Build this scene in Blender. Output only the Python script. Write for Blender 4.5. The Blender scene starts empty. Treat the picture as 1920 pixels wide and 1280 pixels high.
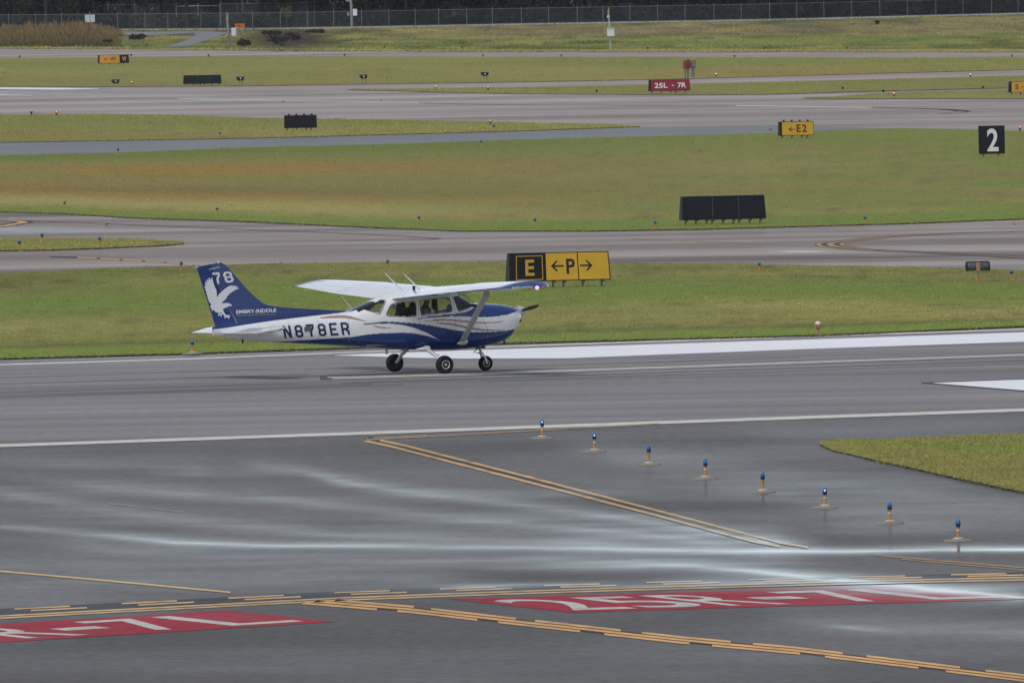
import bpy, bmesh, math, random
import numpy as np
from mathutils import Vector, Matrix

rng = np.random.default_rng(11)
random.seed(11)
SC = bpy.context.scene
COL = SC.collection

# ------------------------------------------------------------------ camera model (metres; photo 1920 x 1280)
F, CAM_H, RHO = 29000.0, 9.8, 0.0178
PIT = 761.0 / F
_R = np.array((1.0, 0, 0)); _U = np.array((0, math.sin(PIT), math.cos(PIT)))
FW = np.array((0, math.cos(PIT), -math.sin(PIT)))
CR = math.cos(RHO) * _R - math.sin(RHO) * _U
CU = math.sin(RHO) * _R + math.cos(RHO) * _U
CP = np.array((0, 0, CAM_H))

def proj(P):
    d = np.asarray(P, float) - CP
    w = d @ FW
    return 960 + F * (d @ CR) / w, 640 - F * (d @ CU) / w

def ray(px, py):
    px = np.asarray(px, float); py = np.asarray(py, float)
    return FW + ((px - 960) / F)[..., None] * CR + ((640 - py) / F)[..., None] * CU

def G(px, py, z=0.0):
    """where the line of sight through a photo pixel meets the height z"""
    r = ray(px, py)
    t = (z - CAM_H) / r[..., 2]
    return CP + t[..., None] * r

def gv(px, py, z=0.0):
    return Vector(G(px, py, z))

def S(px, py, z=0.0):
    """photo pixels per metre at that ground point"""
    return F / float((G(px, py, z) - CP) @ FW)

# ------------------------------------------------------------------ materials
def lin(c):
    return tuple((v / 255 / 12.92) if v / 255 <= 0.04045 else ((v / 255 + 0.055) / 1.055) ** 2.4 for v in c)

MATS = {}
def new_mat(name):
    m = bpy.data.materials.new(name); m.use_nodes = True
    nt = m.node_tree
    return m, nt, nt.nodes['Principled BSDF']

def setp(b, color=None, rough=None, spec=None, metal=None, coat=None):
    if color is not None: b.inputs['Base Color'].default_value = (*color, 1)
    if rough is not None: b.inputs['Roughness'].default_value = rough
    if spec is not None: b.inputs['Specular IOR Level'].default_value = spec
    if metal is not None: b.inputs['Metallic'].default_value = metal
    if coat is not None: b.inputs['Coat Weight'].default_value = coat

def simple(name, color, rough=0.5, spec=0.4, metal=0.0, var=0.12, scale=8.0, coat=None):
    """painted or bare surface with a little procedural unevenness (dirt, fading)"""
    if name in MATS: return MATS[name]
    m, nt, b = new_mat(name); setp(b, color, rough, spec, metal, coat)
    if var:
        tc = nt.nodes.new('ShaderNodeTexCoord'); n = nt.nodes.new('ShaderNodeTexNoise')
        n.inputs['Scale'].default_value = scale; n.inputs['Detail'].default_value = 5
        r = nt.nodes.new('ShaderNodeMapRange')
        r.inputs['From Min'].default_value = .3; r.inputs['From Max'].default_value = .7
        r.inputs['To Min'].default_value = 1 - var; r.inputs['To Max'].default_value = 1 + var
        mx = nt.nodes.new('ShaderNodeVectorMath'); mx.operation = 'SCALE'
        mx.inputs[0].default_value = color
        nt.links.new(tc.outputs['Object'], n.inputs['Vector'])
        nt.links.new(n.outputs['Fac'], r.inputs['Value'])
        nt.links.new(r.outputs['Result'], mx.inputs['Scale'])
        nt.links.new(mx.outputs['Vector'], b.inputs['Base Color'])
    MATS[name] = m
    return m

def emitter(name, color, strength):
    if name in MATS: return MATS[name]
    m, nt, b = new_mat(name)
    setp(b, (0.02, 0.02, 0.02), 0.3)
    b.inputs['Emission Color'].default_value = (*color, 1)
    b.inputs['Emission Strength'].default_value = strength
    MATS[name] = m
    return m

def glassy(name, tint, mix, rough=0.03):
    """thin pane: partly see-through, partly glossy"""
    if name in MATS: return MATS[name]
    m, nt, b = new_mat(name)
    nt.nodes.remove(b)
    out = nt.nodes['Material Output']
    tr = nt.nodes.new('ShaderNodeBsdfTransparent'); tr.inputs['Color'].default_value = (*tint, 1)
    gl = nt.nodes.new('ShaderNodeBsdfGlossy'); gl.inputs['Roughness'].default_value = rough
    fr = nt.nodes.new('ShaderNodeFresnel'); fr.inputs['IOR'].default_value = 1.45
    mt = nt.nodes.new('ShaderNodeMath'); mt.operation = 'ADD'; mt.use_clamp = True; mt.inputs[1].default_value = mix
    ms = nt.nodes.new('ShaderNodeMixShader')
    nt.links.new(fr.outputs[0], mt.inputs[0]); nt.links.new(mt.outputs[0], ms.inputs[0])
    nt.links.new(tr.outputs[0], ms.inputs[1]); nt.links.new(gl.outputs[0], ms.inputs[2])
    nt.links.new(ms.outputs[0], out.inputs['Surface'])
    MATS[name] = m
    return m

def attr_mat(name, rough=0.5, spec=0.4, fine=0.15, fine_scale=(3, 3, 3), coat=None):
    """base colour from the mesh's own colour attribute, broken up by fine noise"""
    if name in MATS: return MATS[name]
    m, nt, b = new_mat(name); setp(b, None, rough, spec, coat=coat)
    a = nt.nodes.new('ShaderNodeVertexColor'); a.layer_name = 'Col'
    if fine:
        g = nt.nodes.new('ShaderNodeNewGeometry'); mp = nt.nodes.new('ShaderNodeMapping')
        mp.inputs['Scale'].default_value = fine_scale
        n = nt.nodes.new('ShaderNodeTexNoise'); n.inputs['Scale'].default_value = 1; n.inputs['Detail'].default_value = 6
        n.inputs['Roughness'].default_value = .65
        r = nt.nodes.new('ShaderNodeMapRange')
        r.inputs['From Min'].default_value = .3; r.inputs['From Max'].default_value = .7
        r.inputs['To Min'].default_value = 1 - fine; r.inputs['To Max'].default_value = 1 + fine
        mx = nt.nodes.new('ShaderNodeVectorMath'); mx.operation = 'SCALE'
        L = nt.links.new
        L(g.outputs['Position'], mp.inputs['Vector']); L(mp.outputs[0], n.inputs['Vector'])
        L(n.outputs['Fac'], r.inputs['Value']); L(a.outputs['Color'], mx.inputs[0]); L(r.outputs[0], mx.inputs['Scale'])
        L(mx.outputs[0], b.inputs['Base Color'])
    else:
        nt.links.new(a.outputs['Color'], b.inputs['Base Color'])
    MATS[name] = m
    return m

# ------------------------------------------------------------------ mesh builder
class MB:
    def __init__(s): s.v = []; s.f = []; s.m = []
    def add(s, vs, fs, mi=0):
        o = len(s.v); s.v += [tuple(map(float, v)) for v in vs]
        for f in fs: s.f.append(tuple(i + o for i in f)); s.m.append(mi)
    def box(s, c, d, mi=0, rz=0.0, taper=1.0, bev=0.0):
        x, y, z = d[0] / 2, d[1] / 2, d[2] / 2
        b = min(bev, x * .9, y * .9)
        if b > 0:
            ring = [(x - b, -y), (x, -y + b), (x, y - b), (x - b, y), (-x + b, y), (-x, y - b), (-x, -y + b), (-x + b, -y)]
        else:
            ring = [(x, -y), (x, y), (-x, y), (-x, -y)]
        n = len(ring); vs = []
        for k, zz in ((1, -z), (taper, z)):
            for (a, e) in ring:
                a *= k; e *= k
                vs.append((c[0] + a * math.cos(rz) - e * math.sin(rz), c[1] + a * math.sin(rz) + e * math.cos(rz), c[2] + zz))
        fs = [tuple(range(n - 1, -1, -1)), tuple(range(n, 2 * n))]
        fs += [(i, (i + 1) % n, n + (i + 1) % n, n + i) for i in range(n)]
        s.add(vs, fs, mi)
    def tube(s, pts, rad, n=10, mi=0, cap=True):
        pts = [Vector(p) for p in pts]
        if not hasattr(rad, '__len__'): rad = [rad] * len(pts)
        vs = []; fs = []; up = None
        for i, p in enumerate(pts):
            d = (pts[min(i + 1, len(pts) - 1)] - pts[max(i - 1, 0)]).normalized()
            if up is None:
                up = Vector((0, 0, 1)) if abs(d.z) < .9 else Vector((1, 0, 0))
            e1 = (up - d * up.dot(d)).normalized(); e2 = d.cross(e1); up = e1
            r = rad[i]; r1, r2 = (r if hasattr(r, '__len__') else (r, r))
            for k in range(n):
                t = 2 * math.pi * k / n
                vs.append(p + e1 * (r1 * math.cos(t)) + e2 * (r2 * math.sin(t)))
        for i in range(len(pts) - 1):
            for k in range(n):
                fs.append((i * n + k, i * n + (k + 1) % n, (i + 1) * n + (k + 1) % n, (i + 1) * n + k))
        if cap: fs += [tuple(range(n - 1, -1, -1)), tuple(range((len(pts) - 1) * n, len(pts) * n))]
        s.add(vs, fs, mi)
    def lathe(s, prof, c=(0, 0, 0), n=16, mi=0, axis='z'):
        vs = []; fs = []
        for (r, h) in prof:
            for k in range(n):
                t = 2 * math.pi * k / n; a, b = r * math.cos(t), r * math.sin(t)
                p = {'z': (a, b, h), 'y': (a, h, b), 'x': (h, a, b)}[axis]
                vs.append((p[0] + c[0], p[1] + c[1], p[2] + c[2]))
        for i in range(len(prof) - 1):
            for k in range(n):
                fs.append((i * n + k, i * n + (k + 1) % n, (i + 1) * n + (k + 1) % n, (i + 1) * n + k))
        fs += [tuple(range(n - 1, -1, -1)), tuple(range((len(prof) - 1) * n, len(prof) * n))]
        s.add(vs, fs, mi)
    def build(s, name, mats, parent=None, smooth=False):
        me = bpy.data.meshes.new(name)
        me.from_pydata(s.v, [], s.f)
        if not isinstance(mats, (list, tuple)): mats = [mats]
        for m in mats: me.materials.append(m)
        me.polygons.foreach_set('material_index', s.m)
        bm = bmesh.new(); bm.from_mesh(me); bmesh.ops.recalc_face_normals(bm, faces=bm.faces); bm.to_mesh(me); bm.free()
        if smooth:
            me.polygons.foreach_set('use_smooth', [True] * len(me.polygons))
            try: me.set_sharp_from_angle(angle=math.radians(40))
            except Exception: pass
        me.update()
        return link(name, me, parent)

def link(name, me, parent=None):
    o = bpy.data.objects.new(name, me); COL.objects.link(o)
    if parent: o.parent = parent
    return o

def np_mesh(name, V, Fq, mats, colors=None, attrs=None, smooth=False, parent=None):
    """fast mesh from numpy arrays; Fq is (n,3) or (n,4)"""
    V = np.asarray(V, np.float32); Fq = np.asarray(Fq, np.int32)
    me = bpy.data.meshes.new(name); k = Fq.shape[1]
    me.vertices.add(len(V)); me.vertices.foreach_set('co', V.ravel())
    me.loops.add(Fq.size); me.loops.foreach_set('vertex_index', Fq.ravel())
    me.polygons.add(len(Fq)); me.polygons.foreach_set('loop_start', np.arange(0, Fq.size, k, dtype=np.int32))
    me.update(calc_edges=True)
    for m in (mats if isinstance(mats, (list, tuple)) else [mats]): me.materials.append(m)
    if colors is not None:
        c = np.ones((len(V), 4), np.float32); c[:, :3] = colors
        me.color_attributes.new('Col', 'FLOAT_COLOR', 'POINT').data.foreach_set('color', c.ravel())
    for an, av in (attrs or {}).items():
        me.attributes.new(an, 'FLOAT', 'POINT').data.foreach_set('value', np.asarray(av, np.float32).ravel())
    if smooth: me.polygons.foreach_set('use_smooth', np.ones(len(Fq), bool))
    me.update()
    return link(name, me, parent)

def tag(o, label, cat, group=None, kind=None):
    o['label'] = label; o['category'] = cat
    if group: o['group'] = group
    if kind: o['kind'] = kind
    return o

def structure(o, label, cat, kind='structure'):
    return tag(o, label, cat, kind=kind)

def thing(name, label, cat, loc=(0, 0, 0), rz=0.0, group=None):
    o = bpy.data.objects.new(name, None); COL.objects.link(o)
    o.empty_display_size = .2
    o.location = loc; o.rotation_euler = (0, 0, rz)
    return tag(o, label, cat, group)

def copy_thing(src, loc, label, rz=None, group=None):
    r = src.copy(); COL.objects.link(r); r.location = loc
    if rz is not None: r.rotation_euler = (0, 0, rz)
    r['label'] = label
    if group: r['group'] = group
    for ch in list(src.children):
        c = ch.copy(); COL.objects.link(c); c.parent = r
        for g in list(ch.children):
            d = g.copy(); COL.objects.link(d); d.parent = c
    return r

# ------------------------------------------------------------------ lettering
_TXT = {}
def text_mesh(s, bold=0.0):
    """triangulated letters of the built-in font, scaled to the unit square"""
    key = (s, bold)
    if key in _TXT: return _TXT[key]
    cu = bpy.data.curves.new('lettering', 'FONT'); cu.body = s; cu.offset = bold; cu.resolution_u = 6
    ob = bpy.data.objects.new('lettering', cu); COL.objects.link(ob)
    dg = bpy.context.evaluated_depsgraph_get()
    me = bpy.data.meshes.new_from_object(ob.evaluated_get(dg))
    bm = bmesh.new(); bm.from_mesh(me); bmesh.ops.triangulate(bm, faces=bm.faces)
    v = np.array([p.co[:2] for p in bm.verts]); f = [tuple(q.index for q in t.verts) for t in bm.faces]
    bm.free(); bpy.data.objects.remove(ob); bpy.data.meshes.remove(me); bpy.data.curves.remove(cu)
    lo, hi = v.min(0), v.max(0)
    v = (v - lo) / (hi - lo)
    _TXT[key] = (v, f)
    return _TXT[key]

def stroke_poly(pts, w):
    """a polyline of width w as separate mitred quads (2-D)"""
    pts = [np.array(p, float) for p in pts]; n = len(pts); L = []; Rr = []
    for i in range(n):
        d0 = pts[i] - pts[i - 1] if i > 0 else pts[1] - pts[0]
        d1 = pts[i + 1] - pts[i] if i < n - 1 else pts[i] - pts[i - 1]
        d0 = d0 / np.linalg.norm(d0); d1 = d1 / np.linalg.norm(d1)
        n0 = np.array((-d0[1], d0[0])); n1 = np.array((-d1[1], d1[0])); m = n0 + n1; m = m / np.linalg.norm(m)
        k = min(1 / max(.3, m @ n0), 2.2)
        L.append(pts[i] + m * k * w / 2); Rr.append(pts[i] - m * k * w / 2)
    return L, Rr

def strokes_mesh(strokes, w):
    v = []; f = []
    for st in strokes:
        closed = st[0] == st[-1] and len(st) > 3
        p = list(st)
        if closed: p = [st[-2]] + p + [st[1]]
        L, Rr = stroke_poly(p, w)
        if closed: L, Rr = L[1:-1], Rr[1:-1]
        o = len(v); n = len(L)
        v += L + Rr
        f += [(o + i, o + i + 1, o + n + i + 1, o + n + i) for i in range(n - 1)]
    return np.array(v), f

BLOCK = {  # block capitals with cut corners, in a 0.62 x 1 cell (stroke .17)
    'N': [[(.085, 0), (.085, 1)], [(.1, .93), (.52, .07)], [(.535, 0), (.535, 1)]],
    '8': [[(.2, .085), (.42, .085), (.535, .2), (.535, .40), (.44, .5), (.535, .6), (.535, .8), (.42, .915), (.2, .915), (.085, .8), (.085, .6), (.18, .5), (.085, .4), (.085, .2), (.2, .085)], [(.18, .5), (.44, .5)]],
    '7': [[(.0, .915), (.535, .915), (.535, .75), (.33, .42), (.33, 0)]],
    'E': [[(.62, .915), (.085, .915), (.085, .085), (.62, .085)], [(.085, .5), (.52, .5)]],
    'R': [[(.085, 0), (.085, .915), (.42, .915), (.535, .8), (.535, .58), (.42, .465), (.085, .465)], [(.33, .465), (.535, .25), (.535, 0)]],
}
def block_text(s, gap=.3, cell=.62, w=.17):
    V = []; Fc = []; x = 0.0
    for ch in s:
        v, f = strokes_mesh(BLOCK[ch], w)
        v = v + np.array((x, 0)); o = len(V); V += list(v); Fc += [tuple(i + o for i in q) for q in f]
        x += cell + gap
    V = np.array(V); V[:, 0] /= (x - gap)
    return V, Fc

ARROW_L = ([(0, .5), (.42, 1), (.56, 1), (.28, .58), (1, .58), (1, .42), (.28, .42), (.56, 0), (.42, 0)],
           [(0, 1, 2, 3), (0, 3, 4, 5), (0, 5, 6), (0, 6, 7, 8)])
ARROW_R = ([(1 - x, y) for x, y in ARROW_L[0]], [tuple(reversed(f)) for f in ARROW_L[1]])

def refine(v, f, maxlen):
    """split a flat patch until no edge is longer than maxlen, so it can be wrapped on a curved skin"""
    bm = bmesh.new(); vs = [bm.verts.new((p[0], p[1], 0)) for p in v]
    for q in f:
        try: bm.faces.new([vs[i] for i in q])
        except ValueError: pass
    bmesh.ops.triangulate(bm, faces=bm.faces)
    for _ in range(5):
        e = [k for k in bm.edges if k.calc_length() > maxlen]
        if not e: break
        bmesh.ops.subdivide_edges(bm, edges=e, cuts=1, use_grid_fill=False); bmesh.ops.triangulate(bm, faces=bm.faces)
    bm.verts.index_update()
    r = np.array([p.co[:2] for p in bm.verts]); g = [tuple(q.index for q in t.verts) for t in bm.faces]; bm.free()
    return r, g

def inside(poly, x, y):
    """vectorised point-in-polygon"""
    x = np.asarray(x); y = np.asarray(y); r = np.zeros(x.shape, bool)
    n = len(poly)
    for i in range(n):
        x0, y0 = poly[i]; x1, y1 = poly[(i + 1) % n]
        if y0 == y1: continue
        c = ((y0 > y) != (y1 > y)) & (x < (x1 - x0) * (y - y0) / (y1 - y0) + x0)
        r ^= c
    return r

def vnoise(x, y, seed=0):
    """value noise, 0..1"""
    r = np.random.default_rng(seed).random((64, 64))
    xi = np.floor(x).astype(int); yi = np.floor(y).astype(int); fx = x - xi; fy = y - yi
    fx = fx * fx * (3 - 2 * fx); fy = fy * fy * (3 - 2 * fy)
    a = r[xi % 64, yi % 64]; b = r[(xi + 1) % 64, yi % 64]; c = r[xi % 64, (yi + 1) % 64]; d = r[(xi + 1) % 64, (yi + 1) % 64]
    return (a * (1 - fx) + b * fx) * (1 - fy) + (c * (1 - fx) + d * fx) * fy

def fbm(x, y, seed=0, o=4):
    s = 0; a = .5; t = 0
    for k in range(o):
        s = s + a * vnoise(x * 2 ** k, y * 2 ** k, seed + k); t += a; a *= .55
    return s / t
# ------------------------------------------------------------------ wetness of the pavements (a real film of rain water)
STREAKS = [  # (photo polyline, [half thickness px], strength along it)
    ([(380, 858), (560, 882), (640, 903), (760, 922), (1000, 950), (1200, 976), (1400, 1009), (1560, 1030)], 7, [.05, .3, .6, .5, .4, .45, .6, .7]),
    ([(0, 893), (180, 912), (330, 925), (500, 936), (640, 948), (800, 964), (1000, 985), (1250, 1006), (1400, 1024)], 8, [.1, .25, .35, .45, .35, .3, .4, .5, .6]),
    ([(0, 987), (180, 1001), (320, 1016), (480, 1021), (640, 1024), (900, 1026), (1100, 1029), (1400, 1033), (1600, 1034), (1760, 1031), (1920, 1030), (2300, 1026)], 4.5, [.3, .45, .75, .7, .7, .7, .75, .9, 1, 1.1, 1.1, 1]),
    ([(0, 925), (200, 957), (400, 980), (640, 1004), (900, 1010), (1200, 1022)], 7, [.25, .25, .3, .4, .35, .4]),
    ([(60, 1018), (300, 1035), (640, 1045), (900, 1050), (1100, 1062), (1300, 1066)], 10, [.2, .25, .22, .25, .3, .2]),
    ([(900, 1046), (1100, 1054), (1280, 1060), (1400, 1068), (1500, 1081), (1600, 1091), (1700, 1098), (1800, 1110), (1920, 1119), (2200, 1128)], 6, [.1, .4, .7, .85, .9, 1, 1, .8, .8, .6]),
    ([(760, 1104), (900, 1099), (1050, 1097), (1200, 1095), (1400, 1090), (1560, 1090)], 3.5, [.1, .55, .55, .6, .5, .6]),
    ([(1000, 1020), (1200, 1024), (1450, 1030), (1560, 1048)], 22, [.1, .3, .45, .1]),
    ([(1200, 1085), (1400, 1090), (1600, 1100), (1800, 1112), (1920, 1120)], 12, [.15, .4, .55, .5, .3]),
    ([(1480, 1168), (1560, 1174), (1640, 1180), (1720, 1184)], 2.5, [0, .45, .5, 0]),
    ([(1400, 1160), (1600, 1172), (1920, 1186), (2200, 1190)], 13, [.1, .25, .3, .3]),
    ([(1000, 815), (1080, 842), (1250, 862), (1400, 882), (1560, 905), (1920, 950)], 13, [.06, .14, .14, .12, .1, .08]),
    ([(1350, 800), (1500, 812), (1700, 800), (2000, 790)], 10, [.08, .14, .14, .1]),
    ([(1060, 835), (1300, 895), (1500, 940), (1700, 975), (1920, 985)], 14, [.08, .12, .12, .1, .08]),
    ([(0, 858), (200, 872), (380, 876), (560, 872)], 12, [.2, .2, .2, .1]),
    ([(0, 1062), (300, 1080), (600, 1085), (900, 1082)], 13, [.12, .2, .25, .2]),
]
def wet_near(px, py):
    px = np.asarray(px, float); py = np.asarray(py, float); w = np.zeros(px.shape)
    wob = (fbm(px / 130, py / 9, 5) - .5) * 7
    for pts, hw, st in STREAKS:
        X = [p[0] for p in pts]; Y = [p[1] for p in pts]
        c = np.interp(px, X, Y); s = np.interp(px, X, st, left=0, right=0)
        d = (py + wob * min(1, hw / 8) - c) / hw
        # water lies sharper against the near lip of a rut than on its far side
        d = np.where(d > 0, d * 1.25, d * .8)
        lo_, hi_ = X[0], X[-1]
        end = np.clip((px - lo_) / 110, 0, 1) if lo_ > 0 else 1.0
        end = end * (np.clip((hi_ - px) / 110, 0, 1) if hi_ < 1920 else 1.0)
        w += s * end * (.44 * np.exp(-(d / 1.6) ** 2) + .33 * s * np.exp(-(d / .45) ** 2))
    w += .16 * np.clip(fbm(px / 420, py / 22, 21) - .42, 0, 1) * 2 * np.clip((py - 835 + .03 * px) / 60, 0, 1) * np.clip((1160 - py) / 60, .25, 1)
    return np.clip(w * 1.1, 0, 1.2)

# ------------------------------------------------------------------ pavement material
def pave_mat(name, color, ang, streak=.18, fine=.10, rough=.85, spec=.25, patch=.12, wet=True, su=.03, sv=1.0, chip=0.0):
    if name in MATS: return MATS[name]
    m, nt, b = new_mat(name); setp(b, color, rough, spec); L = nt.links.new
    g = nt.nodes.new('ShaderNodeNewGeometry')
    def noise(scale, rot, det=5):
        mp = nt.nodes.new('ShaderNodeMapping'); mp.inputs['Rotation'].default_value = (0, 0, rot); mp.inputs['Scale'].default_value = scale
        n = nt.nodes.new('ShaderNodeTexNoise'); n.inputs['Scale'].default_value = 1; n.inputs['Detail'].default_value = det
        L(g.outputs['Position'], mp.inputs['Vector']); L(mp.outputs[0], n.inputs['Vector']); return n.outputs['Fac']
    def rng_(v, amp):
        r = nt.nodes.new('ShaderNodeMapRange'); r.inputs['From Min'].default_value = .3; r.inputs['From Max'].default_value = .7
        r.inputs['To Min'].default_value = 1 - amp; r.inputs['To Max'].default_value = 1 + amp
        L(v, r.inputs['Value']); return r.outputs[0]
    def mul(a, c):
        q = nt.nodes.new('ShaderNodeMath'); q.operation = 'MULTIPLY'; L(a, q.inputs[0]); L(c, q.inputs[1]); return q.outputs[0]
    f = mul(rng_(noise((su, sv, 1), -ang, 6), streak), rng_(noise((.09, .05, 1), .4, 4), patch))
    f = mul(f, rng_(noise((5.0, 2.2, 1), 0, 6), fine))
    if wet:
        a = nt.nodes.new('ShaderNodeAttribute'); a.attribute_name = 'wet'
        wn = nt.nodes.new('ShaderNodeMath'); wn.operation = 'MULTIPLY'; wn.use_clamp = True
        L(a.outputs['Fac'], wn.inputs[0]); L(rng_(noise((.35, .5, 1), -ang, 4), .35), wn.inputs[1])
        dk = nt.nodes.new('ShaderNodeMapRange'); dk.inputs['To Min'].default_value = 1; dk.inputs['To Max'].default_value = .55
        L(wn.outputs[0], dk.inputs['Value']); f = mul(f, dk.outputs[0])
        ro = nt.nodes.new('ShaderNodeMapRange'); ro.inputs['To Min'].default_value = .12; ro.inputs['To Max'].default_value = .04
        L(wn.outputs[0], ro.inputs['Value'])
        # the film of water is a clear coat over the pavement
        cw = nt.nodes.new('ShaderNodeMapRange'); cw.inputs['To Min'].default_value = 0; cw.inputs['To Max'].default_value = 1
        L(wn.outputs[0], cw.inputs['Value']); L(cw.outputs[0], b.inputs['Coat Weight'])
        L(ro.outputs[0], b.inputs['Coat Roughness']); b.inputs['Coat IOR'].default_value = 1.33
    mx = nt.nodes.new('ShaderNodeVectorMath'); mx.operation = 'SCALE'; mx.inputs[0].default_value = color
    L(f, mx.inputs['Scale']); outc = mx.outputs['Vector']
    if chip:                                                       # worn through to the asphalt in flakes
        r = nt.nodes.new('ShaderNodeMapRange'); r.inputs['From Min'].default_value = .50; r.inputs['From Max'].default_value = .72; r.inputs['To Max'].default_value = chip
        L(noise((2.2, .9, 1), -ang, 8), r.inputs['Value']); mk = nt.nodes.new('ShaderNodeMix'); mk.data_type = 'VECTOR'
        L(r.outputs[0], mk.inputs[0]); L(outc, mk.inputs[4]); mk.inputs[5].default_value = (.11, .10, .10); outc = mk.outputs[1]
    L(outc, b.inputs['Base Color'])
    MATS[name] = m
    return m

def pl(pts):
    X = [p[0] for p in pts]; Y = [p[1] for p in pts]
    x0, y0, x1, y1 = X[0], Y[0], X[1], Y[1]; a0 = (y1 - y0) / (x1 - x0)
    x2, y2, x3, y3 = X[-2], Y[-2], X[-1], Y[-1]; a1 = (y3 - y2) / (x3 - x2)
    def f(x):
        x = np.asarray(x, float)
        r = np.interp(x, X, Y)
        return np.where(x < x0, y0 + a0 * (x - x0), np.where(x > x3, y3 + a1 * (x - x3), r))
    return f

def grid(lo, up, x0, x1, nx, ny, z):
    xs = np.linspace(x0, x1, nx + 1); t = np.linspace(0, 1, ny + 1)
    PX = np.repeat(xs[None], ny + 1, 0); yl, yu = lo(xs), np.minimum(up(xs), lo(xs) - .05)
    PY = yl[None] * (1 - t[:, None]) + yu[None] * t[:, None]
    V = G(PX.ravel(), PY.ravel(), z)
    i = np.arange(ny)[:, None] * (nx + 1) + np.arange(nx)[None]
    Fq = np.stack([i, i + 1, i + nx + 2, i + nx + 1], -1).reshape(-1, 4)
    return V, Fq, PX.ravel(), PY.ravel()

def sheet(name, lo, up, mat, z, nx=60, ny=12, x0=-2100, x1=4000, wetf=None, label=None, cat='pavement'):
    V, Fq, PX, PY = grid(lo, up, x0, x1, int(nx * 1.9), ny, z)
    o = np_mesh(name, V, Fq, mat, attrs={'wet': wetf(PX, PY) if wetf else np.zeros(len(V))})
    return structure(o, label, cat)

const = lambda y: (lambda x: np.full_like(np.asarray(x, float), y))
off = lambda f, d: (lambda x: f(x) + d)
RUN_A = math.radians(26.5)

# boundaries in photo pixels
near_line = pl([(0, 835), (640, 813), (990, 800.5), (1240, 791.5), (1920, 768)])
far_line = pl([(0, 683.3), (357, 672.6), (640, 661), (1060, 645.3), (1500, 630.8), (1920, 617.2)])
G1_lo = pl([(-700, 701), (0, 672.5), (360, 662.5), (640, 652.5), (960, 643), (1534, 628.5), (1920, 611.5), (2620, 589)])
G1_up = pl([(0, 513), (200, 502), (340, 499), (500, 494), (720, 491), (950, 491), (1400, 495), (1700, 500), (1920, 506)])
G2_lo = pl([(0, 397), (110, 400), (240, 408), (360, 412), (480, 416), (640, 424), (860, 433), (1100, 433), (1300, 430), (1500, 424.5), (1700, 419), (1920, 410.5)])
G2_up = pl([(0, 291), (200, 287), (480, 276), (700, 271), (960, 262.5), (1200, 256), (1450, 249), (1640, 241), (1700, 240.5), (1840, 243), (1920, 246)])
ISL_lo = pl([(-300, 477), (0, 470), (100, 468.5), (200, 465), (300, 460.5), (345, 456.5)])
ISL_up = pl([(-300, 447), (0, 446.5), (120, 446), (200, 446.5), (260, 448.5), (300, 451.5), (345, 456)])
G3_lo = pl([(-200, 273), (0, 267), (480, 259), (800, 250.5), (960, 246), (1100, 241), (1200, 237.6)])
G3_up = pl([(-200, 214), (0, 215), (200, 213.5), (350, 217), (480, 221), (700, 224), (960, 229), (1100, 233), (1200, 237)])
G4_lo = pl([(0, 163.5), (200, 162.5), (480, 161), (720, 157.5), (960, 154), (1240, 149), (1440, 143.5), (1640, 138), (1920, 131), (2620, 118), (3600, 112)])
G4_up = pl([(0, 109.5), (200, 107.5), (480, 106), (960, 107), (1440, 107.8), (1920, 108.3)])
G4B_lo = pl([(650, 168.5), (740, 170.8), (960, 176), (1240, 177.5), (1440, 177), (1500, 175.5), (1600, 172), (1890, 165), (1920, 164.4), (2620, 148)])
G4B_up = pl([(650, 168), (760, 167), (960, 164), (1240, 158.5), (1440, 154), (1640, 149), (1920, 141.5), (2620, 124)])
G4C_lo = pl([(1505, 184.3), (1560, 185), (1700, 185.2), (1920, 184.8), (2620, 184)])
G4C_up = pl([(1505, 183.8), (1560, 181), (1640, 175.5), (1800, 171), (1890, 168.5), (2620, 150)])
P5_up = pl([(0, 90), (240, 91), (480, 94), (960, 96.3), (1440, 96.3), (1920, 97)])
G0_lo = pl([(1538, 832), (1560, 843), (1600, 852), (1640, 862), (1720, 879), (1800, 897), (1860, 910), (1920, 922), (2620, 1060)])
G0_up = pl([(1538, 830), (1580, 824.5), (1640, 824), (1720, 821), (1920, 812), (2620, 786)])

asph_taxi = pave_mat('taxiway_asphalt', (.150, .146, .146), -.9, .13, .15, .9, .03, .26, su=.02, sv=.12)
asph_run = pave_mat('runway_asphalt', (.228, .219, .220), RUN_A, .24, .10, .9, .03, .10, su=.005, sv=.30)
conc_mid = pave_mat('worn_taxiway_asphalt', (.285, .243, .221), .30, .42, .08, .9, .03, .10, su=.006, sv=.13)
conc_far = pave_mat('far_runway_asphalt', (.315, .270, .249), -.35, .34, .08, .9, .03, .12, su=.004, sv=.06)
asph_link = pave_mat('damp_link_asphalt', (.160, .160, .166), .45, .12, .08, .9, .03, .08)
white_pt = pave_mat('white_paint', (.60, .585, .52), RUN_A, .06, .08, .8, .15, .08, chip=.2)
bright_pt = pave_mat('white_paint_and_wet_sheen', (.80, .80, .82), RUN_A, .03, .04, .8, .25, .03)
yellow_pt = pave_mat('yellow_paint', (.70, .41, .165), .2, .08, .14, .8, .15, .14, chip=.5)
tan_pt = pave_mat('faded_yellow_paint', (.36, .25, .16), .2, .1, .14, .8, .15, .12, chip=.5)
red_pt = pave_mat('red_paint', (.37, .032, .048), .2, .10, .16, .8, .12, .22, chip=.35)
sign_wpt = pave_mat('sign_white_paint', (.56, .53, .48), .2, .06, .14, .8, .15, .12, chip=.45)
black_pt = pave_mat('black_paint', (.066, .064, .070), .2, .06, .1, .85, .2, .08)
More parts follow.
